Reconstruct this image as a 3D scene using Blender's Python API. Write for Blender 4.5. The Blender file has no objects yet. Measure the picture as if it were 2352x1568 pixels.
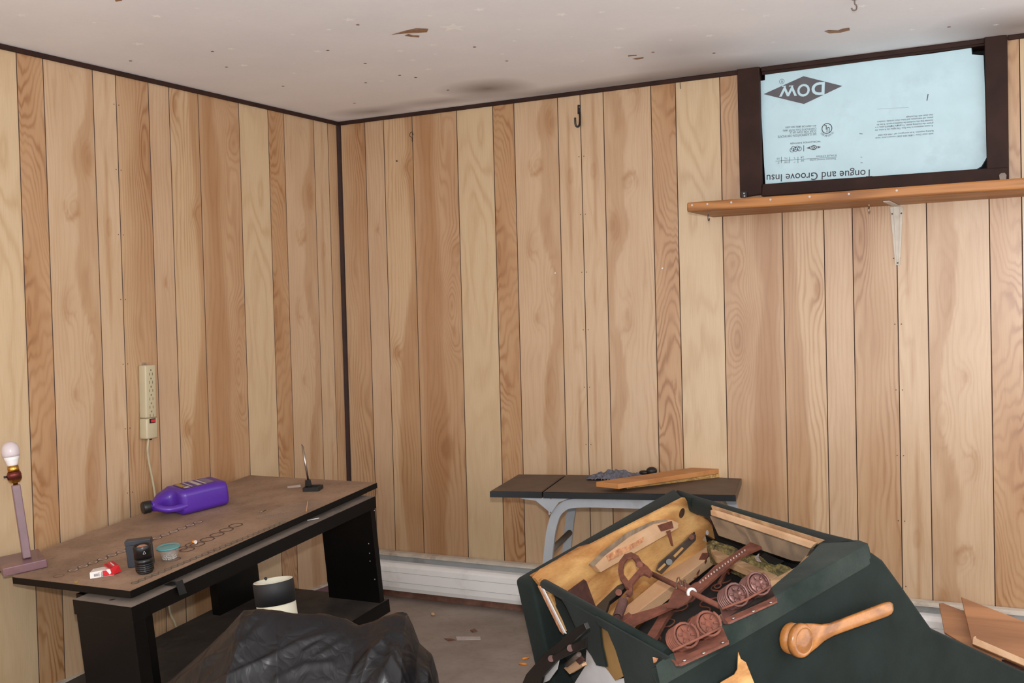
import bpy, bmesh, math, random
import numpy as np
from mathutils import Vector as V, Matrix
random.seed(4); RNG = np.random.default_rng(4)
S = bpy.context.scene; COL = S.collection
PI = math.pi
# ------------------------------------------------------------------ camera geometry (metres, floor z = 0, room corner at x = y = 0)
W, H = 2352, 1568
FPX = 2539.877
CAM = V((3.0698, -4.1295, 1.2625))
_y, _p, _r = 0.4890, -0.0249, -0.0262
_f = V((-math.sin(_y)*math.cos(_p), math.cos(_y)*math.cos(_p), math.sin(_p)))
_rt = V((math.cos(_y), math.sin(_y), 0)); _up = _rt.cross(_f)
RT = _rt*math.cos(_r)+_up*math.sin(_r); UP = -_rt*math.sin(_r)+_up*math.cos(_r); FW = _f
def ray(p): return FW+RT*((p[0]-W/2)/FPX)+UP*((H/2-p[1])/FPX)
def hit(p, q, n):
    d = ray(p); return CAM+d*((q-CAM).dot(n)/d.dot(n))
X_, Y_, Z_ = V((1,0,0)), V((0,1,0)), V((0,0,1)); O_ = V((0,0,0))
def onX(p, x=0.): return hit(p, V((x,0,0)), X_)
def onY(p, y=0.): return hit(p, V((0,y,0)), Y_)
def onZ(p, z=0.): return hit(p, V((0,0,z)), Z_)
ZC = 2.160
cam = bpy.data.cameras.new('camera'); co = bpy.data.objects.new('camera', cam); COL.objects.link(co); S.camera = co
cam.sensor_fit = 'HORIZONTAL'; cam.sensor_width = 36; cam.lens = 36*FPX/W; cam.clip_start = .05
co.matrix_world = Matrix(((RT.x,UP.x,-FW.x,CAM.x),(RT.y,UP.y,-FW.y,CAM.y),(RT.z,UP.z,-FW.z,CAM.z),(0,0,0,1)))
S.view_settings.view_transform = 'Standard'; S.view_settings.look = 'None'; S.view_settings.gamma = 1
S.view_settings.use_curve_mapping = False; S.view_settings.exposure = -0.12

# ------------------------------------------------------------------ materials
def lin(c):
    return tuple(((x/255)/12.92 if x/255 <= .04045 else ((x/255+.055)/1.055)**2.4) for x in c)
class NT:
    def __init__(s, name):
        s.m = bpy.data.materials.new(name); s.m.use_nodes = True; s.t = s.m.node_tree; s.n = s.t.nodes
        s.b = s.n['Principled BSDF']
    def add(s, t, **k):
        n = s.n.new(t)
        for a, b in k.items():
            if a[0] == 'i' and a[1:].isdigit(): n.inputs[int(a[1:])].default_value = b
            else: setattr(n, a, b)
        return n
    def ln(s, a, b): s.t.links.new(a, b)
    def math(s, op, a, b=None, clamp=False):
        n = s.add('ShaderNodeMath', operation=op, use_clamp=clamp)
        for i, q in enumerate((a, b)):
            if q is None: continue
            if isinstance(q, (int, float)): n.inputs[i].default_value = q
            else: s.ln(q, n.inputs[i])
        return n.outputs[0]
    def mix(s, fac, a, b, mode='MIX'):
        n = s.add('ShaderNodeMix', data_type='RGBA', blend_type=mode)
        for i, q in ((0, fac), (6, a), (7, b)):
            if isinstance(q, (int, float)): n.inputs[i].default_value = q
            elif isinstance(q, tuple): n.inputs[i].default_value = (*q[:3], 1)
            else: s.ln(q, n.inputs[i])
        return n.outputs[2]
    def noise(s, vec, scale, detail=3, rough=.55, dist=0):
        n = s.add('ShaderNodeTexNoise'); n.inputs['Scale'].default_value = scale; n.inputs['Detail'].default_value = detail
        n.inputs['Roughness'].default_value = rough; n.inputs['Distortion'].default_value = dist
        if vec is not None: s.ln(vec, n.inputs['Vector'])
        return n.outputs[0]
    def ramp(s, fac, stops):
        n = s.add('ShaderNodeValToRGB'); e = n.color_ramp.elements
        while len(e) < len(stops): e.new(.5)
        for k, (p, c) in zip(e, stops): k.position = p; k.color = (*c, 1) if len(c) == 3 else c
        s.ln(fac, n.inputs[0]); return n.outputs[0]
    def bump(s, h, strength=.2, dist=.002):
        n = s.add('ShaderNodeBump'); n.inputs['Strength'].default_value = strength; n.inputs['Distance'].default_value = dist
        s.ln(h, n.inputs['Height']); s.ln(n.outputs[0], s.b.inputs['Normal'])
    def obj(s, scale=None):
        o = s.add('ShaderNodeTexCoord').outputs['Object']
        if scale is None: return o
        m = s.add('ShaderNodeMapping'); m.inputs['Scale'].default_value = scale; s.ln(o, m.inputs['Vector']); return m.outputs[0]
    def set(s, **k):
        for a, b in k.items():
            s.b.inputs[{'rough':'Roughness','metal':'Metallic','spec':'Specular IOR Level','sheen':'Sheen Weight','trans':'Transmission Weight','coat':'Coat Weight','ior':'IOR','alpha':'Alpha'}[a]].default_value = b
MATS = {}
def M(name, col, rough=.5, var=.12, scale=20., dirt=None, dirt_amt=.5, bump=0., stretch=(1,1,1), **k):
    """plain coloured surface with a mottled variation and optional second 'dirt' colour in noise patches"""
    t = NT(name); c = lin(col)
    v = t.obj(stretch); n1 = t.noise(v, scale, 4)
    lo = tuple(x*(1-var) for x in c); hi = tuple(min(1, x*(1+var)) for x in c)
    out = t.ramp(n1, [(.3, lo), (.7, hi)])
    if dirt:
        n2 = t.noise(v, scale*.45, 5, .65)
        f = t.ramp(n2, [(.62-.3*dirt_amt, (0,0,0)), (.86-.3*dirt_amt, (1,1,1))])
        out = t.mix(f, out, lin(dirt))
    t.ln(out, t.b.inputs['Base Color']); t.set(rough=rough, **k)
    if bump: t.bump(n1, bump)
    MATS[name] = t.m; return t.m
def WOOD(name, light, dark, axis=0, freq=60., rough=.45, con=.6, stretch=.06, bumps=.05, **k):
    t = NT(name); sc = [1,1,1]; sc[axis] = stretch
    v = t.obj(tuple(sc)); n = t.noise(v, 7., 3, .5, .6)
    w = t.math('SINE', t.math('MULTIPLY', n, freq)); w = t.math('MULTIPLY_ADD', w, .5); w.node.inputs[2].default_value = .5
    sc2 = [1,1,1]; sc2[axis] = .03; fine = t.noise(t.obj(tuple(sc2)), 220., 2, .6)
    fac = t.math('ADD', t.math('MULTIPLY', w, con), t.math('MULTIPLY', fine, 1-con), True)
    t.ln(t.ramp(fac, [(.15, lin(light)), (.9, lin(dark))]), t.b.inputs['Base Color']); t.set(rough=rough, **k)
    t.bump(fine, bumps); MATS[name] = t.m; return t.m

PANEL = NT('birch_panelling')
def _panel():
    t = PANEL
    at = lambda n, o: t.add('ShaderNodeAttribute', attribute_name=n).outputs[o]
    uv = t.add('ShaderNodeUVMap', uv_map='panel').outputs[0]
    mp = t.add('ShaderNodeMapping'); mp.inputs['Scale'].default_value = (60, 5, 1); t.ln(uv, mp.inputs['Vector'])
    wob = t.noise(mp.outputs[0], 1., 3, .6)
    mp2 = t.add('ShaderNodeMapping'); mp2.inputs['Scale'].default_value = (420, 9, 1); t.ln(uv, mp2.inputs['Vector'])
    fib = t.noise(mp2.outputs[0], 1., 2, .6)
    mp3 = t.add('ShaderNodeMapping'); mp3.inputs['Scale'].default_value = (9, 2.2, 1); t.ln(uv, mp3.inputs['Vector'])
    blot = t.noise(mp3.outputs[0], 1., 3, .5)
    ph = t.math('ADD', at('phase', 2), t.math('MULTIPLY', wob, 3.2))
    s = t.math('MULTIPLY_ADD', t.math('SINE', ph), .5); s.node.inputs[2].default_value = .5
    s = t.math('POWER', s, 2.2)
    c = at('bcol', 0)
    dk = t.math('ADD', at('dark', 2), t.math('MULTIPLY', t.math('SUBTRACT', blot, .5), .35), True)
    c = t.mix(dk, c, t.mix(1., c, (.71, .56, .425), 'MULTIPLY'))
    ln_ = t.math('MULTIPLY', s, at('con', 2), True)
    c = t.mix(ln_, c, t.mix(1., c, (.68, .53, .40), 'MULTIPLY'))
    fb = t.math('MULTIPLY', t.math('SUBTRACT', fib, .5), .9); fb2 = t.math('ADD', fb, .12, True)
    c = t.mix(fb2, c, t.mix(1., c, (.72, .62, .52), 'MULTIPLY'))
    t.ln(c, t.b.inputs['Base Color']); t.set(rough=.45, spec=.45, coat=.85); t.b.inputs['Coat Roughness'].default_value = .30; t.bump(fib, .04, .001)
_panel()
GROOVE = M('groove_black_brown', (66,44,34), .7)
DARKTRIM = M('dark_stained_trim', (50,31,26), .6, .25, 12, spec=.2)
def _ceil():
    t = NT('ceiling_board'); o = t.obj()
    n = t.noise(o, 1.6, 5, .6); n2 = t.noise(o, 55., 3, .6)
    c = t.ramp(n, [(.3, lin((231,231,236))), (.7, lin((242,241,243)))])
    # soot marks; patches near the window are partly shade painted into the colour
    def blob(cx, cy, rx, ry, rot, amt, c):
        mp = t.add('ShaderNodeMapping', vector_type='TEXTURE'); mp.inputs['Location'].default_value = (cx, cy, 0)
        mp.inputs['Rotation'].default_value = (0,0,rot); mp.inputs['Scale'].default_value = (rx, ry, 1)
        wv = t.add('ShaderNodeVectorMath', operation='MULTIPLY_ADD'); cn = t.add('ShaderNodeTexNoise'); cn.inputs['Scale'].default_value = 3.
        t.ln(o, cn.inputs['Vector']); t.ln(cn.outputs[1], wv.inputs[0]); wv.inputs[1].default_value = (.09,.05,0); t.ln(o, wv.inputs[2])
        sub = t.add('ShaderNodeVectorMath', operation='SUBTRACT'); t.ln(wv.outputs[0], sub.inputs[0]); sub.inputs[1].default_value = (.045,.025,ZC)
        t.ln(sub.outputs[0], mp.inputs['Vector'])
        ln_ = t.add('ShaderNodeVectorMath', operation='LENGTH'); t.ln(mp.outputs[0], ln_.inputs[0])
        g = t.math('SUBTRACT', 1., ln_.outputs['Value'], True); g = t.math('MULTIPLY', t.math('POWER', g, 1.0), amt)
        return t.mix(g, c, lin((112,98,92)))
    for px, rx, ry, rot, am in (((1120,204),.22,.20,.1,.85),((1010,233),.30,.10,.1,.5),((850,256),.22,.12,.05,.6),((1690,215),.30,.30,-.25,.6),
                            ((1640,270),.5,.14,.05,.6),((1840,215),.35,.2,.1,.5),((2340,60),.30,.3,.3,.7),((1560,120),.25,.35,.5,.3),((1400,262),.5,.10,.05,.5)):
        p = onZ((px[0], min(px[1], 275) if px[0] > 1400 else px[1]), ZC); c = blob(p.x, min(p.y,-.05), rx, ry, rot, am, c)
    c = t.mix(t.math('MULTIPLY', n2, .10), c, lin((176,168,160)))
    t.ln(c, t.b.inputs['Base Color']); t.set(rough=.7, spec=.3); t.bump(n2, .08); return t.m
CEIL = _ceil()
STAR = M('star_white', (254,254,255), .5); TORN = M('torn_brown_backing', (146,108,78), .8, .3, 60, (190,170,150), .4)
def _floor():
    t = NT('concrete_floor'); o = t.obj(); n = t.noise(o, 2.2, 6, .65); n2 = t.noise(o, 40., 4, .6)
    c = t.ramp(n, [(.3, lin((124,111,102))), (.5, lin((148,135,125))), (.72, lin((166,154,145)))])
    c = t.mix(t.ramp(n2, [(.5,(0,0,0)),(.75,(.22,.22,.22))]), c, lin((92,80,70)))
    t.ln(c, t.b.inputs['Base Color']); t.set(rough=.75); t.bump(n2, .15); return t.m
FLOOR = _floor()
M('foam_blue', (188,218,228), .55, .05, 9, (172,198,208), .35); M('ink', (62,60,68), .6, .1)
M('black_melamine', (7,6,6), .38, .35, 8, spec=.28); M('black_dusty', (62,54,48), .75, .25, 14, (34,29,27), .55); M('rail_dust', (122,110,100), .85, .15, 16, (70,62,56), .2)
def _top():
    t = NT('dusty_desktop'); o = t.obj(); n = t.noise(o, 5., 6, .65); n2 = t.noise(o, 90., 3, .6)
    c = t.ramp(n, [(.28, lin((118,95,78))), (.5, lin((146,120,99))), (.75, lin((168,140,117)))])
    c = t.mix(t.ramp(n2, [(.55,(0,0,0)),(.75,(.5,.5,.5))]), c, lin((98,74,58)))
    t.ln(c, t.b.inputs['Base Color']); t.set(rough=.7); return t.m
MATS['desktop'] = _top()
M('ring_dark', (82,62,56), .7); M('ring_pale', (182,166,156), .6); M('ring_grey', (126,116,98), .7)
M('edge_tan', (170,140,105), .7)
M('purple', (80,40,152), .34, .06, 8, spec=.5); M('cap_black', (24,23,22), .45); M('label_purple', (84,60,130), .5, .15, 30, (120,104,110), .3)
M('label_white', (190,180,176), .5, .12, 60); M('label_yellow', (168,140,50), .5)
M('lamp_wood', (112,82,88), .35, .2, 14, (146,104,92), .2, coat=.2); M('brass', (196,150,70), .25, .15, 30, metal=1.); M('copper_shell', (122,62,56), .28, .2, 20, metal=.85)
M('bulb_grey', (206,194,196), .25, .03); M('bulb_white', (232,228,228), .4, .03)
M('charcoal', (46,50,58), .42, .15, 12, (70,66,60), .3); M('lens_black', (17,17,19), .3, .2, 20); M('lens_rubber', (28,28,29), .6); M('lens_mark', (190,190,190), .5)
M('lens_copper', (200,150,130), .2, metal=.6); M('lens_white', (225,205,195), .2)
M('teal_lid', (84,158,164), .3, .08); M('bead_silver', (236,234,230), .16, .05, metal=.8)
M('pack_white', (226,220,216), .45, .04); M('pack_red', (196,32,40), .4, .06); M('pack_dark_red', (150,22,42), .4); M('orange', (226,140,50), .5); M('white', (225,222,218), .5, .05)
M('strip_beige', (188,176,146), .42, .05, 8, (176,158,118), .2); M('strip_slot', (110,98,76), .6); M('switch_black', (24,20,20), .4); M('switch_red', (200,40,52), .35); M('cord_beige', (178,166,136), .5)
M('steel', (168,164,158), .3, .1, metal=1.); M('black_metal', (22,20,19), .4, .3, 20, spec=.5); M('black_plastic', (27,26,26), .5, .15, 20)
M('pvc_cream', (196,192,174), .4, .06, 10, (196,186,150), .3); M('tape_black', (15,14,15), .65, .2, 25)
M('heater_white', (242,241,240), .38, .03, 6, (196,190,184), .25); M('heater_grey', (176,177,176), .55, .08, 10, (130,122,112), .3); M('heater_cream', (200,192,180), .5, .1, 20, (150,130,112), .35); M('rust_plate', (130,92,76), .8, .25, 18, (92,52,38), .6)
M('table_brown', (88,72,60), .6, .14, 16, (70,58,50), .4); M('table_edge', (17,17,21), .3); M('grey_enamel', (150,153,158), .42, .07, 12, (122,118,114), .2); M('dowel', (92,80,70), .7)
M('lint', (92,92,100), .95, .4, 90, (132,60,54), .15); WOOD('pine_orange', (190,132,78), (164,106,58), 0, 12., .5)
WOOD('particle', (200,160,96), (120,86,44), 0, 90, .8, .3, .5)
WOOD('shelf_wood', (176,118,62), (128,80,40), 0, 50., .5); WOOD('pine_pale', (226,190,152), (200,158,120), 1, 14., .65); WOOD('plywood', (214,168,106), (166,112,60), 1, 30., .65, .55, .16)
WOOD('wood_grey', (150,128,104), (112,96,80), 0, 30., .8); WOOD('wood_tan', (190,156,118), (150,116,84), 0, 36, .7)
WOOD('board_brown', (178,124,82), (138,92,60), 0, 20., .5); WOOD('oak_handle', (186,124,64), (124,74,34), 1, 34., .28, .5, .03, coat=.35)
def _green(name, a, b, dust, amt):
    t = NT(name); o = t.obj(); n = t.noise(o, 6., 5, .6); n2 = t.noise(o, 160., 2, .5)
    c = t.ramp(n, [(.3, lin(a)), (.7, lin(b))])
    c = t.mix(t.math('MULTIPLY', t.ramp(t.noise(o, 4., 4, .6), [(.35,(0,0,0)),(.7,(1,1,1))]), amt), c, lin(dust))
    c = t.mix(t.math('MULTIPLY', n2, .35), c, tuple(x*.6 for x in lin(a)))
    t.ln(c, t.b.inputs['Base Color']); t.set(rough=.9, spec=.15, sheen=.04); t.bump(n2, .12); MATS[name] = t.m
_green('green_fabric', (18,26,24), (32,42,39), (52,58,54), .2); _green('green_dusty', (22,34,30), (42,53,49), (84,90,85), .5)
M('rust', (112,64,48), .78, .28, 40, (84,46,36), .4, bump=.15); M('rust_dark', (84,54,48), .65, .25, 30, (110,72,62), .4, metal=.2); M('rust_shiny', (112,78,72), .4, .25, 25, (94,52,42), .45, metal=.4); M('gunmetal', (112,100,92), .45, .2, 30, metal=.6)
M('black_cloth', (20,19,20), .85, .3, 12); M('knot', (72,44,30), .7, .3, 50); M('trim_white', (182,180,178), .5); M('ink_grey', (88,86,92), .6, .12, 14); M('straw', (150,134,84), .95, .5, 70, (50,50,40), .6, bump=.5); M('lining_white', (205,202,202), .7, .04); M('hardboard', (150,116,70), .55, .12, 8, (126,96,60), .3); M('torn_fibre', (206,150,108), .9, .35, 60, (140,66,44), .5); M('nylon_white', (216,216,214), .4)
def _bag():
    t = NT('black_polythene'); o = t.obj(); n = t.noise(o, 9., 5, .6, .8)
    wv = t.add('ShaderNodeVectorMath', operation='MULTIPLY_ADD'); cn = t.add('ShaderNodeTexNoise'); cn.inputs['Scale'].default_value = 6.
    t.ln(o, cn.inputs['Vector']); t.ln(cn.outputs[1], wv.inputs[0]); wv.inputs[1].default_value = (.25,.25,.25); t.ln(o, wv.inputs[2])
    hs = []
    for sc_ in (11., 31.):
        vo = t.add('ShaderNodeTexVoronoi', feature='DISTANCE_TO_EDGE'); vo.inputs['Scale'].default_value = sc_; t.ln(wv.outputs[0], vo.inputs['Vector'])
        hs.append(t.math('MINIMUM', vo.outputs['Distance'], .22))
    h = t.math('ADD', hs[0], t.math('MULTIPLY', hs[1], .35))
    t.ln(t.ramp(n, [(.3, lin((9,9,13))), (.7, lin((20,19,22)))]), t.b.inputs['Base Color']); t.set(spec=.4, rough=.40); t.bump(h, .25, .03); MATS['bag'] = t.m
_bag()
def _glass(name, col, alpha, rough=.15):
    t = NT(name); t.b.inputs['Base Color'].default_value = (*lin(col), 1); t.set(rough=rough, alpha=alpha); MATS[name] = t.m
_glass('clear_cup', (206,196,190), .20); _glass('teal_clear', (96,160,164), .8, .2); _glass('clear_sheet', (190,176,164), .10, .3)
MATS['panel'] = PANEL.m; MATS['groove'] = GROOVE; MATS['trim'] = DARKTRIM; MATS['ceiling'] = CEIL; MATS['star'] = STAR; MATS['torn'] = TORN; MATS['floor'] = FLOOR

# ------------------------------------------------------------------ mesh builders
class MB:
    def __init__(s): s.v = []; s.f = []; s.m = []; s.sm = []
    def add(s, vs, fs, mi=0, sm=False):
        o = len(s.v); s.v += [V(q) for q in vs]
        for f in fs: s.f.append([o+i for i in f]); s.m.append(mi); s.sm.append(sm)
        return s
    def prism(s, pts, ext, mi=0):
        n = len(pts); pts = [V(p) for p in pts]; ext = V(ext)
        fs = [list(range(n)), list(range(2*n-1, n-1, -1))]+[[i, (i+1) % n, n+(i+1) % n, n+i] for i in range(n)]
        return s.add(pts+[p+ext for p in pts], fs, mi)
    def box(s, c, a, b, d, mi=0):       # centre and three half-axis vectors
        c, a, b, d = V(c), V(a), V(b), V(d)
        return s.prism([c-a-b-d, c+a-b-d, c+a+b-d, c-a+b-d], d*2, mi)
    def abox(s, lo, hi, mi=0):
        lo, hi = V(lo), V(hi); h = (hi-lo)/2
        return s.box((lo+hi)/2, (h.x,0,0), (0,h.y,0), (0,0,h.z), mi)
    def loft(s, rings, mi=0, cap=True, closed=True, sm=True):
        n = len(rings[0]); o = len(s.v)
        vs = [p for r in rings for p in r]; fs = []
        for i in range(len(rings)-1):
            for j in range(n if closed else n-1):
                k = (j+1) % n; fs.append([i*n+j, i*n+k, (i+1)*n+k, (i+1)*n+j])
        s.add(vs, fs, mi, sm)
        if cap and closed:
            s.add(rings[0], [list(range(n))[::-1]], mi); s.add(rings[-1], [list(range(n))], mi)
        return s
    def lathe(s, prof, org, ax, n=32, mi=0, sm=True, cap=True):
        ax = V(ax).normalized(); a = ax.orthogonal().normalized(); b = ax.cross(a); org = V(org)
        rings = [[org+ax*h+(a*math.cos(2*PI*j/n)+b*math.sin(2*PI*j/n))*max(r, 1e-4) for j in range(n)] for r, h in prof]
        return s.loft(rings, mi, cap, True, sm)
    def cyl(s, p, q, r, n=20, mi=0, r2=None):
        p, q = V(p), V(q); L = (q-p).length
        return s.lathe([(r, 0), (r if r2 is None else r2, L)], p, q-p, n, mi)
    def tube(s, pts, r, n=8, mi=0):
        pts = [V(p) for p in pts]; rings = []; up = None
        for i, p in enumerate(pts):
            t = (pts[min(i+1, len(pts)-1)]-pts[max(i-1, 0)]).normalized()
            if up is None: up = t.orthogonal().normalized()
            up = (up-t*up.dot(t)); up = up.normalized() if up.length > 1e-6 else t.orthogonal().normalized()
            b = t.cross(up); rr = r[i] if isinstance(r, (list, tuple)) else r
            rings.append([p+(up*math.cos(2*PI*j/n)+b*math.sin(2*PI*j/n))*rr for j in range(n)])
        return s.loft(rings, mi)
    def ball(s, c, r, n=12, mi=0, sq=(1,1,1)):
        c = V(c); rings = []
        for i in range(n//2+1):
            th = PI*i/(n//2); rr = max(math.sin(th), 1e-3)
            rings.append([c+V((math.cos(2*PI*j/n)*rr*r*sq[0], math.sin(2*PI*j/n)*rr*r*sq[1], math.cos(th)*r*sq[2])) for j in range(n)])
        return s.loft(rings, mi, False)
    def ring(s, c, ax, r, w, n=20, mi=0, h=.0003):   # flat annulus
        ax = V(ax).normalized(); a = ax.orthogonal().normalized(); b = ax.cross(a); c = V(c)+ax*h
        vs = [c+(a*math.cos(2*PI*j/n)+b*math.sin(2*PI*j/n))*q for q in (r-w, r) for j in range(n)]
        return s.add(vs, [[j, (j+1) % n, n+(j+1) % n, n+j] for j in range(n)], mi)
    def disc(s, c, ax, r, n=18, mi=0, h=.0003, st=1.):
        ax = V(ax).normalized(); a = ax.orthogonal().normalized(); b = ax.cross(a); c = V(c)+ax*h
        return s.add([c+a*math.cos(2*PI*j/n)*r+b*math.sin(2*PI*j/n)*r*st for j in range(n)], [list(range(n))], mi)
    def build(s, name, mats, parent=None, bevel=0., seg=2, smooth=None, recalc=True, base=None):
        if not isinstance(mats, (list, tuple)): mats = [mats]
        org = V(base) if base is not None else (V(parent['_o']) if parent is not None else V((0,0,0)))
        me = bpy.data.meshes.new(name); me.from_pydata([tuple(q-org) for q in s.v], [], s.f)
        for k in mats: me.materials.append(MATS[k] if isinstance(k, str) else k)
        for i, p in enumerate(me.polygons): p.material_index = s.m[i]; p.use_smooth = s.sm[i] if smooth is None else smooth
        if recalc:
            bm = bmesh.new(); bm.from_mesh(me); bmesh.ops.remove_doubles(bm, verts=bm.verts, dist=1e-6)
            bmesh.ops.recalc_face_normals(bm, faces=bm.faces); bm.to_mesh(me); bm.free()
        o = bpy.data.objects.new(name, me); COL.objects.link(o)
        if parent is not None: o.parent = parent; o['_o'] = parent['_o']
        else: o.location = org; o['_o'] = tuple(org)
        if bevel:
            b = o.modifiers.new('bevel', 'BEVEL'); b.width = bevel; b.segments = seg; b.limit_method = 'ANGLE'; b.angle_limit = .6; b.harden_normals = False
            for p in me.polygons: p.use_smooth = True
            if seg < 3:
                for p in me.polygons: p.use_smooth = False
        return o
def tag(o, label, cat, group=None, kind=None):
    o['label'] = label; o['category'] = cat
    if group: o['group'] = group
    if kind: o['kind'] = kind
    return o
def thing(name, label, cat, loc, group=None):
    o = bpy.data.objects.new(name, None); COL.objects.link(o); o.location = loc; o['_o'] = tuple(loc); o.empty_display_size = .05
    return tag(o, label, cat, group)
def struct(o): o['kind'] = 'structure'; return o
def text_polys(body, bold=0.):
    cu = bpy.data.curves.new('txt', 'FONT'); cu.body = body; cu.offset = bold; cu.resolution_u = 4
    ob = bpy.data.objects.new('txt', cu); COL.objects.link(ob); dg = bpy.context.evaluated_depsgraph_get(); dg.update()
    me = bpy.data.meshes.new_from_object(ob.evaluated_get(dg)); bpy.data.objects.remove(ob); bpy.data.curves.remove(cu)
    vs = [v.co.copy() for v in me.vertices]; fs = [list(p.vertices) for p in me.polygons]; bpy.data.meshes.remove(me)
    x0 = min(v.x for v in vs); x1 = max(v.x for v in vs); y0 = min(v.y for v in vs); y1 = max(v.y for v in vs)
    return [((v.x-x0)/(x1-x0), (v.y-y0)/(y1-y0)) for v in vs], fs
def put_text(mb, body, p0, p1, h, nrm, mi=0, bold=0., lift=.0004):
    """text whose middle line runs from p0 to p1 (world), height h, facing nrm"""
    p0, p1, nrm = V(p0), V(p1), V(nrm).normalized(); d = (p1-p0); u = nrm.cross(d).normalized()
    vs, fs = text_polys(body, bold)
    mb.add([p0+d*a+u*(b-.5)*h+nrm*lift for a, b in vs], fs, mi)
def interp(xs, ys, x): return float(np.interp(x, xs, ys))
def spline(pts, k=6):
    pts = [V(p) for p in pts]; out = []
    for i in range(len(pts)-1):
        p0, p1, p2, p3 = pts[max(i-1,0)], pts[i], pts[i+1], pts[min(i+2, len(pts)-1)]
        for j in range(k):
            t = j/k
            out.append(.5*((2*p1)+(p2-p0)*t+(2*p0-5*p1+4*p2-p3)*t*t+(3*p1-p0-3*p2+p3)*t**3))
    return out+[pts[-1]]
# smooth numpy value noise
_T = RNG.random((256,256))
def vnoise(x, y):
    xi = np.floor(x).astype(int); yi = np.floor(y).astype(int); fx = x-xi; fy = y-yi
    fx = fx*fx*(3-2*fx); fy = fy*fy*(3-2*fy); g = lambda a, b: _T[a & 255, b & 255]
    return (g(xi,yi)*(1-fx)+g(xi+1,yi)*fx)*(1-fy)+(g(xi,yi+1)*(1-fx)+g(xi+1,yi+1)*fx)*fy-.5
def fbm(x, y, o=3):
    s = 0
    for k in range(o): s = s+vnoise(x*2**k+17*k, y*2**k+5*k)/2**k
    return s

# ------------------------------------------------------------------ panelled walls
INCH = .0254
BW = dict(zip('ABCDEFGH', [q*INCH for q in (6,4,6,9,7,4,8,4)])); BS = {}
_a = 0
for k in 'ABCDEFGH': BS[k] = (_a, _a+BW[k]); _a += BW[k]
SHEET = 48*INCH
BCOL = dict(A=(195,163,128), B=(197,167,136), C=(199,169,134), D=(194,161,126), E=(203,178,143), F=(198,164,126), G=(199,170,138), H=(201,173,141))
CON = dict(A=.55, B=.18, C=.46, D=.56, E=.28, F=.72, G=.27, H=.20)
def sm(e0, e1, x):
    t = np.clip((x-e0)/(e1-e0), 0, 1); return t*t*(3-2*t)
def gauss(s, z, cs, cz, rs, rz): return np.exp(-((s-cs)/rs)**2-((z-cz)/rz)**2)
KN = [('A',.114,1.888,.030,.16,20,.35,0),('A',.06,1.25,.04,.14,14,.1,0),('A',.09,.65,.035,.16,16,.2,0),('C',.373,1.679,.03,.05,16,.9,0),('C',.291,.858,.034,.06,18,1.,0),('C',.280,2.084,.03,.08,16,.8,0),
      ('D',.577,1.065,.050,.15,52,.15,0),('D',.577,2.265,.050,.15,52,.15,0),('D',.59,1.97,.05,.07,18,.15,.25),('D',.60,1.30,.05,.07,18,.15,.25),('D',.50,.45,.05,.16,24,.2,0),('D',.60,.90,.04,.06,14,.1,.2),('D',.55,1.75,.03,.25,20,.1,0),
      ('G',1.009,1.634,.032,.040,16,.3,.5),('G',1.081,1.803,.026,.06,16,.4,.2),('G',.986,1.303,.034,.06,12,.15,.3),('G',1.07,1.15,.03,.08,14,.1,.15),('G',1.0,1.0,.03,.05,12,.4,.3),('G',1.05,.7,.03,.1,14,.1,.2),('G',1.03,2.15,.03,.08,14,.2,.2),
      ('H',1.165,1.576,.02,.05,10,.3,0),('F',.819,1.411,.03,.05,10,.5,0),('F',.85,.7,.03,.06,10,.4,0),('B',.206,1.414,.014,.022,8,.9,0),('E',.75,1.75,.05,.2,12,0,0),('E',.74,.45,.05,.2,12,0,0)]
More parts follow.
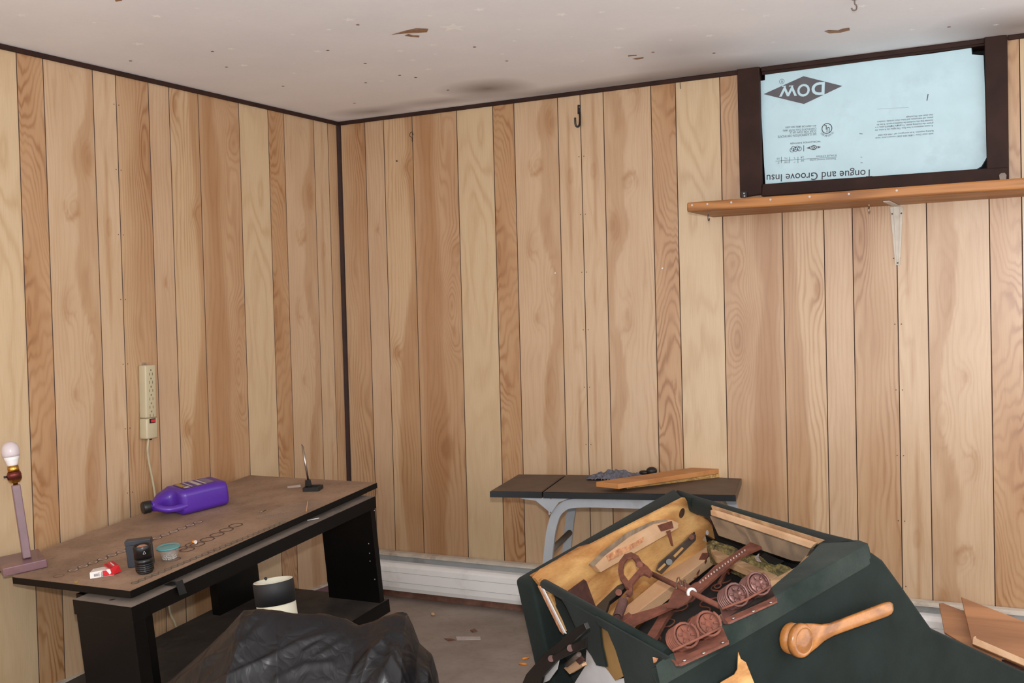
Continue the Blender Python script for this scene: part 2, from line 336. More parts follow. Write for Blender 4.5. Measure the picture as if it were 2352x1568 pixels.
def wood_fields(k, s, z):
    """ring phase, dark tint, line contrast for board k at sheet coordinates s, z"""
    s0, s1 = BS[k]; c = (s0+s1)/2
    q = fbm(s*7+3*ord(k), z*1.3, 3); q2 = fbm(s*20+ord(k), z*5., 3); q3 = fbm(s*45+ord(k), z*11., 2)
    ph = (s-c)*300+q*20+q2*5+q3*1.5
    if k == 'F': ph = z*80+q*24+q2*14+(s-c)*70+14*np.sin(z*5)*(s-c)/.05
    if k == 'E': ph = np.sqrt(((s-c)*230)**2+((z-1.1)*26)**2+4)+q*14+q2*5
    if k in 'GH': ph = (s-c)*220+q*26+q2*7
    dark = np.zeros_like(s)+.08+.30*q2; cb = np.zeros_like(s)
    for kk, cs, cz, rs, rz, amp, kd, ring in KN:
        if kk != k: continue
        ph = ph+gauss(s, z, cs, cz, rs, rz)*amp; cb = cb+(.5+.5*kd)*gauss(s, z, cs, cz, rs*.9, rz*.9)*(1 if k in 'ACD' else .25)
        dark = dark+1.5*kd*gauss(s, z, cs, cz, rs*.38, rz*.38)+.35*kd*gauss(s, z, cs, cz, rs*.9, rz*1.1)
        if ring: rho = np.sqrt(((s-cs)/rs)**2+((z-cz)/rz)**2)+.35*q2+.2*fbm(s*30, z*25, 2); dark = dark+ring*1.5*np.exp(-((rho-.75)/.30)**2)*np.clip(.35+2.6*fbm(s*22+cs*9, z*16+cz*7, 2), 0, 1.1)
    if k == 'C': dark = dark+.75*sm(-.01, .012, s-s0-.085+.06*fbm(z*1.6, z*.3+2, 2)+.035*np.sin(z*3))
    if k == 'G':
        e = s-s0-.135+.11*fbm(z*1.9+40, z*.2, 3)+.02*q2; dark = dark+.55*sm(-.003, .008, e)*(1-.5*sm(.04, .07, e))
    if k == 'H':
        cc = s0+.055+.012*np.sin(z*3.1); w = .003+.012*np.exp(-((z-1.52)/.13)**2); dark = dark+.65*np.exp(-((s-cc)/w)**2)
    if k == 'D': dark = dark+.30+.5*(1-sm(-.012, .012, s-s0-.13+.10*fbm(z*1.2+9, z*.4, 3)+.02*q2))*sm(.0, .05, s-s0)
    if k == 'A': dark = dark+.30+.5*q
    if k == 'F': dark = dark+.50+.3*gauss(s, z, s0+.02, 1.2, .05, .12)
    if k == 'B': dark = dark+.12
    if k == 'E': dark = dark-.08
    con = np.zeros_like(s)+CON[k]; con = con*np.clip(.55+2.2*(fbm(s*9+70, z*2.5+ord(k), 3)), .5, 1.4)+.45*cb
    return ph, np.clip(dark, 0, 1), np.clip(con, 0, 1)
def panel_wall(name, org, dirv, inward, boards, skip=None, nails=()):
    """boards: list of (u0, u1, letter, s_of_u, z_of_z); dirv runs along the wall; grooves are V-cut between boards"""
    vs, fs, mi, ph, dk, cn, bc, uvs = [], [], [], [], [], [], [], []
    G = .0018
    for (u0, u1, k, sf, zf) in boards:
        a, b = u0+G, u1-G; nx = max(2, int((b-a)/.010)); zs = np.linspace(0, ZC, 130); us = np.linspace(a, b, nx+1)
        U, Z = np.meshgrid(us, zs); s = sf(U); z = zf(Z); s = np.clip(s, *BS[k]); p, d, c = wood_fields(k, s, z); o = len(vs)
        vs += [tuple(org+dirv*float(u)+Z_*float(zz)) for u, zz in zip(U.ravel(), Z.ravel())]
        ph += list(p.ravel()); dk += list(d.ravel()); cn += list(c.ravel()); bc += [lin(BCOL[k])]*U.size; uvs += list(zip(s.ravel()+ord(k)*1.7, z.ravel()))
        for j in range(len(zs)-1):
            for i in range(nx):
                if skip and us[i] > skip[0] and us[i+1] < skip[1] and zs[j] > skip[2] and zs[j+1] < skip[3]: continue
                q = o+j*(nx+1)+i; fs.append((q, q+1, q+nx+2, q+nx+1)); mi.append(0)
        for u in (u0,):
            o = len(vs); c3 = [(u-G, 0), (u, -.0018), (u+G, 0)]
            for zz in (0, ZC):
                for uu, dd in c3: vs.append(tuple(org+dirv*uu+inward*dd+Z_*zz))
            if not (skip and skip[0] < u < skip[1]):
                fs += [(o, o+1, o+4, o+3), (o+1, o+2, o+5, o+4)]; mi += [1, 1]
            else:
                vs[o+3:o+6] = [tuple(V(q)+Z_*(skip[2]-ZC)) for q in vs[o+3:o+6]]; fs += [(o, o+1, o+4, o+3), (o+1, o+2, o+5, o+4)]; mi += [1, 1]
            ph += [0]*6; dk += [0]*6; cn += [0]*6; bc += [(0,0,0)]*6; uvs += [(0,0)]*6
    for u, z in nails:
        o = len(vs); r = .0022
        vs += [tuple(org+dirv*(u+r*math.cos(t*PI/3))+inward*.0006+Z_*(z+r*math.sin(t*PI/3))) for t in range(6)]
        fs.append(tuple(range(o, o+6))); mi.append(1); ph += [0]*6; dk += [0]*6; cn += [0]*6; bc += [(0,0,0)]*6; uvs += [(0,0)]*6
    me = bpy.data.meshes.new(name); me.from_pydata(vs, [], fs); me.materials.append(MATS['panel']); me.materials.append(GROOVE)
    me.polygons.foreach_set('material_index', mi)
    for nm, dat in (('phase', ph), ('dark', dk), ('con', cn)):
        at = me.attributes.new(nm, 'FLOAT', 'POINT'); at.data.foreach_set('value', np.array(dat, dtype=np.float32))
    at = me.attributes.new('bcol', 'FLOAT_COLOR', 'POINT'); at.data.foreach_set('color', np.array([(*c, 1) for c in bc], dtype=np.float32).ravel())
    uvl = me.uv_layers.new(name='panel'); li = np.empty(len(me.loops), dtype=np.int32); me.loops.foreach_get('vertex_index', li)
    uvl.data.foreach_set('uv', np.array(uvs, dtype=np.float32)[li].ravel()); me.update()
    o = bpy.data.objects.new(name, me); COL.objects.link(o); return struct(o)
# left wall: x = 0, running from y = -3.7 to the corner
def left_boards():
    out = []
    for start, off in ((-.08-3*SHEET, -.06), (-.08-2*SHEET, -.03), (-.08-SHEET, 0.), (-.08, 0.)):
        for k in 'ABCDEFGH':
            a, b = start+BS[k][0], start+BS[k][1]
            if a > -.003: continue
            b = min(b, 0.)
            out.append((a, b, k, (lambda U, st=start: U-st), (lambda Z, of=off: Z+of)))
    return out
panel_wall('wall_left', O_, Y_, X_, left_boards(), None, [(-.08-SHEET+d, z) for z in np.arange(.2, 2.1, .23) for d in (-.011, .011)])
VR = 1.2148; WX1 = 4.2
def back_boards():
    out = []
    for start, mir, zf in ((VR-SHEET, False, lambda Z: Z-.245), (VR, True, lambda Z: 3.407-Z), (VR+SHEET, True, lambda Z: 2.0-Z), (VR+2*SHEET, False, lambda Z: Z-.1)):
        for k in 'ABCDEFGH':
            s0, s1 = BS[k]; a, b = (start+SHEET-s1, start+SHEET-s0) if mir else (start+s0, start+s1)
            a = max(a, 0.); b = min(b, WX1)
            if b-a < .01: continue
            out.append((a, b, k, (lambda U, st=start, m=mir: (SHEET-(U-st)) if m else U-st), zf))
    return out
WIN = (1.955, 2.738, 1.71, 2.145)
panel_wall('wall_back', O_, X_, -Y_, back_boards(), (WIN[0]-.03, WIN[1]+.03, WIN[2]-.03, WIN[3]+.05), [(VR+i*SHEET+d, z) for i in (0,1) for z in np.arange(.25, 2.1, .235) for d in (-.011, .011)])
mb = MB().add([(-.05,.2,0),(WX1,.2,0),(WX1,-5.2,0),(-.05,-5.2,0)], [[3,2,1,0]]); struct(mb.build('floor', 'floor', recalc=False))
# ceiling with star-shaped pale marks and torn places as part of its surface
mb = MB().add([(-.05,.2,ZC),(WX1,.2,ZC),(WX1,-5.2,ZC),(-.05,-5.2,ZC)], [[0,1,2,3]])
STARS = [(49,35,12),(361,37,13),(452,19,8),(318,101,13),(216,52,5),(672,79,7),(802,45,16),(755,68,8),(530,112,9),(560,150,11),(730,118,11),(920,117,9),(994,103,11),(1000,124,6),(948,138,7),(984,159,9),(876,186,8),(675,168,6),(1102,22,13),(987,36,8),(1154,124,7),(550,48,4),(1042,63,31),
 (1290,33,14),(1381,28,9),(1425,66,12),(1419,109,12),(1313,84,5),(1556,18,8),(1706,22,6),(1758,36,13),(1595,58,6),(1630,82,11),(1540,92,5),(1776,97,7),(1191,68,6),(1338,140,6),(1236,150,4),(1980,14,13),(2093,20,6),(2256,20,8),(2287,57,7),(2095,68,7),(1181,94,6)]
for i, (x, y, hw) in enumerate(STARS):
    c = onZ((x, y), ZC-.0006); R = 1.2*hw*(c-CAM).dot(FW)/FPX; a0 = math.atan2(RT.y, RT.x)-PI/2+(i*.4 if hw < 30 else 0)
    mb.add([c+V((math.cos(a0+j*PI/5), math.sin(a0+j*PI/5), 0))*(R if j % 2 == 0 else R*.4) for j in range(10)], [list(range(9,-1,-1))], 1)
for poly in ([(898,80),(930,71),(955,65),(984,66),(981,74),(955,76),(930,77)], [(1893,72),(1903,69),(1925,70),(1935,66),(1951,64),(1952,70),(1930,75),(1905,77)], [(1443,127),(1462,126),(1463,128),(1443,130)], [(1452,135),(1478,131),(1478,134),(1462,137)], [(264,0),(282,-3),(280,2),(266,4)]):
    mb.add([onZ(q, ZC-.0008) for q in poly], [list(range(len(poly)))], 2)
for x, y in ((488,118),(650,198),(753,116),(839,146),(918,173),(1090,108),(520,154),(1164,140),(814,237),(822,57),(1029,207),(955,178),(840,190),(300,140),(1640,122),(2180,62),(1500,120)):
    c = onZ((x,y), ZC-.0007); mb.disc(c, -Z_, .006, 8, 3, .0002)
mb.add([onZ(q, ZC-.0008) for q in [(929,82),(938,78),(948,81),(964,82),(962,86),(946,85)]], [list(range(6))], 2)
struct(mb.build('ceiling', ['ceiling', 'star', 'torn', 'rust_plate'], recalc=False))
# trims
struct(MB().abox((.0005,-3.8,ZC-.017),(.012,-.0005,ZC-.0005)).build('trim_1', 'trim', bevel=.003))
mb = MB().abox((.012,-.012,ZC-.017),(1.876,-.0005,ZC-.0005)).abox((1.962,-.012,ZC-.017),(2.734,-.0005,ZC-.0005)).abox((2.805,-.012,ZC-.017),(WX1,-.0005,ZC-.0005))
struct(mb.build('trim_2', 'trim', bevel=.003))
struct(MB().add([(.0005,-.0005,0),(.016,-.0005,0),(.012,-.008,0),(.008,-.012,0),(.0005,-.016,0)]+[(.0005,-.0005,ZC-.017),(.016,-.0005,ZC-.017),(.012,-.008,ZC-.017),(.008,-.012,ZC-.017),(.0005,-.016,ZC-.017)], [[4,3,2,1,0],[5,6,7,8,9]]+[[i,(i+1)%5,5+(i+1)%5,5+i] for i in range(5)]).build('trim_3', 'trim'))
mb = MB().abox((.0005,-3.0,.002),(.016,-.09,.075)).abox((.001,-3.0,.0755),(.022,-.09,.083), 1)
struct(mb.build('baseboard_left', ['lamp_wood', 'heater_cream']))
tag(MB().abox((.002,-.085,.001),(.03,-.05,.075)).build('wood_block', 'wood_tan', base=(.015,-.065,0), bevel=.002), 'small light wood block on the floor in the room corner behind the black desk', 'wood block')
mb = MB().abox((.05,-.006,.001),(4.15,-.0008,.05)); struct(mb.build('baseboard_back', 'rust_plate'))

# ------------------------------------------------------------------ window with dark boards
FR = -.022
win = struct(MB().prism([onY(q, -.0015) for q in [(1696,158),(1747,155),(1753,447),(1703,455)]], (0,FR+.0015,0)).build('window_1', 'trim', bevel=.003)); win['_o'] = (0,0,0)
MB().prism([onY(q, -.0015) for q in [(2262,86),(2314,83),(2318,410),(2268,410)]], (0,FR+.0015,0)).build('window_frame', 'trim', win, bevel=.003)
MB().prism([onY(q, -.0015) for q in [(1755,424),(2266,388),(2317,385),(2318,415),(1752,452)]], (0,FR-.0015,0)).build('window_sill', 'trim', win, bevel=.003)
MB().prism([onY(q, .0) for q in [(1750,158),(2262,90),(2262,104),(1750,172)]], (0,.05,0)).build('window_frame', 'trim', win)
mb = MB(); a, b, c, d = WIN
mb.abox((a-.02,.001,c-.03),(a,.10,d+.02)).abox((b,.001,c-.03),(b+.02,.10,d+.02)).abox((a,.001,c-.03),(b,.10,c-.004)).abox((a,.055,d-.004),(b,.10,d+.02)).abox((a-.02,.10,c-.03),(b+.02,.104,d+.02), 1)
mb.build('window_frame', ['trim', 'black_cloth'], win)
tag(MB().prism([onY(q, -.026) for q in [(1703,441),(1716,440),(1716,453),(1704,454)]], (0,-.004,0)).disc(onY((1709,444),-.03), -Y_, .003, 8, 1, .0003).disc(onY((1710,450),-.03), -Y_, .003, 8, 1, .0003).build('corner_bracket', ['black_metal','steel'], base=onY((1709,447),-.026)), 'small black metal bracket at the lower left corner of the dark window frame', 'bracket')
tag(MB().prism([onY(q, -.027) for q in [(2295,402),(2299,398),(2308,397),(2312,402),(2311,413),(2297,415)]], (0,-.004,0)).disc(onY((2304,406),-.031), -Y_, .004, 10, 1, .0003).build('corner_bracket', ['gunmetal','gunmetal'], base=onY((2303,405),-.027)), 'worn metal bracket at the lower right corner of the dark window frame', 'bracket')
# foam board
FY = .006
fb = thing('foam_board', 'light blue foam insulation board with upside-down printing filling the window frame', 'insulation board', onY((2000,400), FY))
outl = [(1757,164),(1800,155),(1850,154),(1900,148),(1960,141),(2020,137),(2080,130),(2140,123),(2231,110),(2232,125),(2259,127),(2262,200),(2266,362),(2254,382),(2240,390),(2150,396),(2000,405),(1900,412),(1800,419),(1758,423),(1754,360),(1748,250),(1746,186),(1757,184)]
MB().prism([onY(q, FY) for q in outl], (0,.03,0)).build('board', 'foam_blue', fb)
mb = MB(); K = lambda x, y: onY((1740+x/5.345, 160+y/5.345), FY)
NR = -Y_; PX = .00166
def T(body, r, l, hpx, mi=0, bold=0., lift=.0006): put_text(mb, body, K(*r), K(*l), hpx/5.345*PX, NR, mi, bold, lift)
def line(p, q, w, mi=0):
    p, q = K(*p), K(*q); d = (q-p).normalized(); s = NR.cross(d)*(w*PX/5.345/2); mb.add([p-s+NR*.0006, q-s+NR*.0006, q+s+NR*.0006, p+s+NR*.0006], [[0,1,2,3]], mi)
def poly(pts, mi=0, lift=.0005): mb.add([K(*p)+NR*lift for p in pts], [list(range(len(pts)))], mi)
def circ(c, r, w, mi=0): mb.ring(K(*c), NR, r*PX/5.345, w*PX/5.345, 28, mi, .0006)
poly([(1042,200),(565,80),(75,300),(570,422)], 2)
T('D', (825,228), (664,238), 150, 1, .03, .0009); T('O', (642,248), (488,258), 148, 1, .02, .0009); T('W', (487,258), (268,270), 120, 1, .03, .0009)
for a_, b_ in (((822,158),(795,160)),((822,303),(780,302)),((300,205),(350,202)),((385,202),(440,198))): line(a_, b_, 11, 1)
mb.build('emblem', ['ink', 'foam_blue', 'ink_grey'], fb, recalc=False); mb = MB()
circ((298,145), 30, 4); T('R', (308,147), (288,147), 30)
mb.build('trademark_sign', ['ink', 'foam_blue', 'ink_grey'], fb, recalc=False); mb = MB()
for s_, r_, l_ in (('SEE CLASSIFICATION CERTIFICATE',(723,788),(250,824)),('D-369. FOR COPY OF UL',(720,754),(390,772)),('CERTIFICATE CALL DOW (800)',(722,719),(313,746)),('441-4369 OR (800) 583-2583',(722,684),(342,706))): T(s_, r_, l_, 27)
mb.build('certificate_text', ['ink', 'foam_blue', 'ink_grey'], fb, recalc=False); mb = MB()
circ((852,722), 62, 9); T('U', (885,735), (850,735), 62, 0, .02); T('L', (848,708), (820,710), 52, 0, .02)
for i, ch in enumerate('CLASSIFIED'):
    an = math.radians(35+i*11.5); cx, cy = 852+88*math.cos(an), 722+88*math.sin(an); tx, ty = math.sin(an)*9, -math.cos(an)*9
    w_ = .3 if ch == 'I' else .85; T(ch, (cx+tx*w_, cy+ty*w_), (cx-tx*w_, cy-ty*w_), 22)
mb.build('classification_mark', ['ink', 'foam_blue', 'ink_grey'], fb, recalc=False); mb = MB()
T('WORLDWIDE PARTNER', (775,880), (400,906), 19)
poly([(780,948),(690,924),(597,962),(690,988)], 2); T('DOW', (738,950), (640,958), 34, 1, .02, .0009)
line((567,928), (567,1002), 7)
for c_ in ((514,972),(490,962),(468,978),(440,966),(424,986)): circ(c_, 27, 6)
mb.build('partner_mark', ['ink', 'foam_blue', 'ink_grey'], fb, recalc=False); mb = MB()
line((970,1070), (220,1122), 4)
T('R-VALUE 5.0 R/inch', (968,1050), (722,1066), 20); T('Thickness nominal inches', (968,1092), (642,1112), 20)
for s_, x0, x1, y in (('3.8',568,530,1076),('5',460,448,1082),('7.5',368,332,1086),('10',268,238,1092),('3/4"',572,530,1116),('1"',462,446,1130),('1.500"',382,322,1136),('2"',268,246,1142)): T(s_, (x0,y), (x1,y+2), 22)
for x in (497,395,292): line((x,1068), (x,1146), 5)
mb.build('size_table', ['ink', 'foam_blue', 'ink_grey'], fb, recalc=False); mb = MB()
T('Tongue and Groove Insu', (1410,1255), (112,1322), 118, 0, .005)
mb.build('heading_text', ['ink', 'foam_blue', 'ink_grey'], fb, recalc=False); mb = MB()
for s_, r_, l_ in (('then done with this package',(2155,550),(1825,580)),('please, call instructions and follow them carefully. Installers',(2155,584),(1470,638)),('essential that this insulation be installed properly. If you do',(2155,618),(1465,675)),('greater the insulating power. To get the marked R-value, it is',(2158,652),(1445,708)),('R means resistance to heat flow. The higher the R-value, the',(2150,684),(1442,742)),
   ('Building inspector. In an emergency call 1-989-636-4400',(2160,748),(1480,802)),('with your Dow 1-800-583-2583 contact your local',(2160,782),(1450,838))): T(s_, r_, l_, 24)
mb.build('paragraph_text', ['ink', 'foam_blue', 'ink_grey'], fb, recalc=False); mb = MB()
for q1, q2, w_ in (((1250,784),(1290,788),6),((2094,300),(2080,380),9),((1265,1072),(1285,1072),5),((1265,1142),(1290,1142),5),((1470,484),(1855,462),1.5)):
    line(q1, q2, w_); mb.build('scuff_mark', ['ink', 'foam_blue', 'ink_grey'], fb, recalc=False); mb = MB()

# ------------------------------------------------------------------ shelf on the wall
SD = -.30
sh = thing('wall_shelf', 'long thick brown wood shelf on the wall below the boarded window', 'shelf', (2.3,0,1.62))
zt = onY((1577,465), SD).z; zb = onY((1577,487), SD).z; xl = onY((1577,476), SD).x
mb = MB().abox((xl,SD,zb),(3.9,-.0015,zt))
for px in (1590,1625,1680,1770,1860,1950,2060):
    q = onY((px, 470-(px-1577)*.055+3), SD); mb.disc(V((q.x, SD, (zb+zt)/2+.006)), -Y_, .004, 8, 1, .002)
mb.build('board', ['shelf_wood','label_white'], sh, bevel=.006, seg=2)
br = MB(); bx = onY((2058,480), -.02).x
br.abox((bx-.010,-.22,zb-.0045),(bx+.010,-.0015,zb-.0012))
for s_ in (-1, 1):
    br.prism([(bx+s_*.022,-.0015,zb-.006),(bx+s_*.012,-.0015,zb-.006),(bx+s_*.0042,-.0015,zb-.212),(bx+s_*.0075,-.0015,zb-.212)], (0,-.0045,0))
    br.disc((bx+s_*.0155,-.006,zb-.03), -Y_, .003, 10, 1, .0004)
br.prism([(bx-.0115,-.0015,zb-.005),(bx+.0115,-.0015,zb-.005),(bx+.004,-.0015,zb-.212),(bx-.004,-.0015,zb-.212)], (0,-.0018,0))
br.disc((bx,-.005,zb-.205), -Y_, .003, 8, 1, .0004)
br.build('bracket', ['heater_cream','black_metal'], sh)
def hook_path(p, s, d=-Y_):   # cup hook hanging below p
    return spline([p, p-Z_*.012*s, p-Z_*.02*s+d*.006*s, p-Z_*.032*s+d*.004*s, p-Z_*.034*s-d*.006*s, p-Z_*.026*s-d*.011*s])
for (px, py), lab in (((1627,488),'dark cup hook under the left end of the brown wall shelf'),((1996,470),'bright metal cup hook under the brown wall shelf left of the white bracket')):
    p = onZ((px,py), zb); tag(MB().tube(hook_path(p+Z_*.004, .95), .0022, 8).build('cup_hook', 'gunmetal' if px < 1700 else 'steel', base=p), lab, 'hook')
# coat hook, bent wire, nails
p = onY((1332,243), -.002); hk = thing('wall_hook', 'black metal J-shaped hook screwed high on the back wall panelling', 'hook', p)
MB().prism([onY(q,-.001) for q in [(1327,241),(1334,241),(1334,262),(1327,262)]], (0,-.003,0)).disc(onY((1330.5,246),-.004), -Y_, .0025, 8, 1).build('plate', ['black_metal','steel'], hk, bevel=.001)
MB().tube(spline([onY((1331,258),-.006), onY((1332,272),-.012), onY((1331,286),-.02), onY((1327,291),-.028), onY((1322,286),-.034), onY((1321,270),-.036)]), .0042, 10).build('hook_arm', 'black_metal', hk)
tag(MB().tube(spline([onY((947,325),-.001), onY((946,316),-.01), onY((941,312),-.012), onY((942,306),-.012), onY((946,303),-.01), onY((949,310),-.01)]), .0013, 6).build('bent_wire', 'black_metal', base=onY((945,315),-.001)), 'thin bent black wire hook on the panelling near the room corner', 'hook')
tag(MB().tube(spline([onY((1560,152),-.02), onY((1562,165),-.012), onY((1562,190),-.006), onY((1563,204),-.004)]), .0012, 6).build('hanging_wire', 'black_metal', base=onY((1561,175),-.01)), 'thin dark wire hanging from the ceiling edge left of the window', 'wire')
p = onZ((1963,-2), ZC); c_ = thing('ceiling_hook', 'small metal cup hook screwed into the star-marked ceiling', 'hook', p)
MB().lathe([(.009,0),(.008,.002),(.003,.003)], p-Z_*.0005, -Z_, 14).build('collar', 'steel', c_); MB().tube(hook_path(p-Z_*.002, .9, RT), .0022, 8).build('hook_arm', 'gunmetal', c_)
for (px, py), mt, lab in (((913,370),'black_metal','black nail in the back wall panelling below the bent wire'),((1523,616),'white','white push pin in the dark wavy-grained board of the back wall'),((1277,627),'white','white push pin in the pinkish board left of the wall seam')):
    p = onY((px,py)); tag(MB().lathe([(.0012,0),(.0012,.004),(.0035,.005),(.003,.008)], p-Y_*.0005, -Y_, 10).build('nail', mt, base=p), lab, 'nail')

# ------------------------------------------------------------------ baseboard heater
hx0, hx1 = .06, 4.1
ht = thing('baseboard_heater', 'long white baseboard heater along the foot of the back wall', 'heater', (2,-.03,.04))
def ext(prof, mb, x0=hx0, x1=hx1, mi=0): return mb.prism([(x0, y, z) for y, z in prof], (x1-x0,0,0), mi)
ext([(-.008,.205),(-.008,.2105),(-.034,.2085),(-.047,.203),(-.047,.196),(-.043,.196),(-.043,.200),(-.032,.204)], MB()).build('top_cover', 'heater_cream', ht)
mb = ext([(-.008,.045),(-.008,.205),(-.014,.205),(-.014,.045)], MB())
for x in (.12,.95,1.02,1.9,3.0): mb.abox((x,-.030,.15),(x+.004,-.014,.203))
mb.build('back_plate', 'heater_grey', ht)
pr = [(-.030,.170),(-.050,.165),(-.060,.158),(-.064,.150),(-.0655,.128),(-.066,.127),(-.066,.085),(-.0655,.084),(-.063,.060),(-.055,.042),(-.050,.042),(-.058,.062),(-.060,.15),(-.048,.160),(-.030,.165)]
ext(pr, MB()).build('front_panel', 'heater_white', ht)
mb = MB(); ext([(-.067,.1275),(-.066,.1285),(-.066,.1265)], mb); ext([(-.067,.0845),(-.066,.0855),(-.066,.0835)], mb); mb.build('trim_line', 'trim_white', ht)
mb = MB(); ext([(-.008,.04),(-.008,.21),(-.045,.205),(-.062,.155),(-.064,.06),(-.052,.04)], mb, hx0-.006, hx0-.001); mb.build('end_cap', 'heater_white', ht)

# ------------------------------------------------------------------ tilted black desk (a low stand leaning towards the camera end)
E1, E2, E3 = V((1,.012,-.009)).normalized(), V((-.013,.994,-.0)), None
Rd = np.array([[1.,.012,-.009],[-.013,.994,-.11],[.008,.11,.994]])
E1, E2, E3 = [V(Rd[:, i]).normalized() for i in range(3)]
TD = 3.08; DO = CAM+ray((299,1357))*TD; DS = TD/3.0
def D(x, y, z): return DO+E1*x+E2*y+E3*z
def Dp(p, z=0.): return hit(p, DO+E3*z, E3)
def Dl(p, z=0.):
    q = Dp(p, z)-DO; return q.dot(E1), q.dot(E2)
def dbox(mb, x0, x1, y0, y1, z0, z1, mi=0): return mb.prism([D(x0*DS,y0*DS,z0*DS), D(x1*DS,y0*DS,z0*DS), D(x1*DS,y1*DS,z0*DS), D(x0*DS,y1*DS,z0*DS)], E3*(z1-z0)*DS, mi)
dk = thing('desk', 'black low desk with dusty brown top leaning along the left wall', 'desk', D(-.3,.5,-.47))
poly_ = [(0,0),(0,1.154),(-.615,1.166),(-.63,.237),(-.478,-.006)]
mb = MB().prism([D(x*DS,y*DS,-.020*DS) for x, y in poly_], E3*.0195*DS, 1)
mb.add([D(x*DS,y*DS,0) for x, y in poly_], [[0,1,2,3,4]], 0)
for (pa, pb, n, m1) in (((168,1309),(455,1199),15,'p'),((430,1262),(541,1206),6,'d'),((310,1338),(648,1200),26,'g'),((392,1270),(440,1250),3,'d')):
    a_ = Dp(pa); b_ = Dp(pb)
    for i in range(n):
        c0 = a_.lerp(b_, i/(n-1)); r_ = (b_-a_).length/(n-1)*.47
        if m1 == 'g': mb.disc(c0, E3, r_*.85, 16, 4, .0004)
        mb.ring(c0, E3, r_, r_*.2, 18, 2, .0006)
        if m1 == 'p': mb.ring(c0, E3, r_*.8, r_*.25, 18, 3, .0005)
a_ = Dp((400,1284)); mb.ring(a_, E3, .020, .003, 20, 2, .0006); mb.ring(Dp((135,1322)), E3, .016, .0015, 20, 2, .0006)
for q in ((41,1331),(51,1332),(242,1359)):
    pp = hit(q, D(0,-.0006,0), E2); mb.disc(pp, -E2, .003, 8, 5, .0006)
mb.build('tabletop', ['desktop','black_melamine','ring_dark','ring_pale','ring_grey','label_white'], dk, recalc=False)
mb = MB(); dbox(mb, -.45,-.03, .03, 1.13, -.033, -.0205); mb.build('underframe', 'black_melamine', dk)
mb = MB(); dbox(mb, -.20, .030, -.029, .03, -.075, -.0335); dbox(mb, -.06, .030, .0305, 1.095, -.075, -.0335)
mb.add([D(x*DS,y*DS,-.0331*DS) for x, y in ((-.199,-.028),(.029,-.028),(.029,1.094),(-.03,1.094),(-.03,.03),(-.199,.03))], [[0,1,2,3,4,5]], 1)
c0 = Dp((258,1377), -.033*DS); mb.disc(c0, E3, .009, 14, 2, .0006, .55)
mb.build('front_rail', ['black_melamine','rail_dust','black_cloth'], dk, recalc=False)
mb = MB(); dbox(mb, -.195, .027, -.027, .016, -.42, -.0755); mb.build('end_panel', 'black_melamine', dk, bevel=.0015)
mb = MB(); dbox(mb, -.205, .024, 1.068, 1.093, -.42, -.0755)
for q in ((847,1248),(849,1270),(850,1288),(860,1172),(861,1330)): mb.disc(hit(q, D(0,1.068*DS-.0003,0), E2), -E2, .0022, 8, 1, .0005)
mb.build('end_panel', ['black_melamine','label_white'], dk)
mb = MB(); dbox(mb, -.235, -.21, .012, .25, -.42, -.034); mb.build('support_panel', 'black_melamine', dk)
mb = MB(); dbox(mb, -.525, -.49, .80, 1.02, -.42, -.034); mb.build('support_panel', 'black_melamine', dk)
mb = MB(); dbox(mb, -.57, .030, -.03, 1.115, -.468, -.4205); mb.add([D(x*DS,y*DS,-.4200*DS) for x, y in ((-.569,-.029),(.029,-.029),(.029,1.114),(-.569,1.114))], [[0,1,2,3]], 1)
mb.build('bottom_shelf', ['black_melamine','black_dusty'], dk, recalc=False)
for x_, y_ in ((-.5,.05),(-.1,.05),(-.52,.95),(-.45,.75)):   # feet reaching the floor under the raised shelf
    q = D(x_*DS, y_*DS, -.469*DS); MB().abox((q.x-.025,q.y-.025,.0005),(q.x+.025,q.y+.025,q.z)).build('foot', 'black_melamine', dk)
a_, b_ = hit((400,1338), D(.031*DS,0,0), E1), hit((405,1368), D(.031*DS,0,0), E1)
q0 = Dp((393,1342), -.033*DS)
mb = MB(); w_ = E2*.014
mb.add([q0-w_-E1*.012+E3*.002, q0+w_-E1*.012+E3*.002, q0+w_+E1*.02+E3*.003, q0-w_+E1*.02+E3*.003, a_-w_+E3*.0+E1*.004+E2*.014, a_+w_+E1*.004+E2*.014, b_-w_+E1*.006+E2*.02, b_+w_*.6+E1*.012+E2*.02], [[0,1,2,3],[3,2,5,4],[4,5,7,6]])
o = mb.build('latch_strap', 'tape_black', dk); m_ = o.modifiers.new('s','SOLIDIFY'); m_.thickness = .0015; m_.offset = 1

# --- things on the desk
def dvec(x, y, z): return E1*x+E2*y+E3*z
# lamp
lb = [Dp((8,1326)), Dp((110,1303))]; ax = (lb[1]-lb[0]); L_ = ax.length; ax.normalize(); ay = E3.cross(ax)
lh = .026; dtop = (hit((110,1255), DO+E3*lh, E3)-(lb[1]+E3*lh)); wdt = min(.16, max(.09, dtop.dot(ay)))
lc = (lb[0]+lb[1])/2+ay*wdt/2
lp = thing('table_lamp', 'mauve wooden table lamp with bare white bulb and no shade at the desk corner', 'lamp', lc)
MB().prism([lb[0]+E3*.001, lb[1]+E3*.001, lb[1]+ay*wdt+E3*.001, lb[0]+ay*wdt+E3*.001], E3*lh).build('base', 'lamp_wood', lp, bevel=.003)
pb = hit((62,1281), DO+E3*(lh+.001), E3); pw = .0125
dep = (pb-CAM).dot(FW)
ptop = CAM+ray((36,1113))*dep; post_l = (ptop-pb).length; pd = (ptop-pb).normalized()
pax = ax; pay = pd.cross(pax).normalized(); pax = pay.cross(pd).normalized()
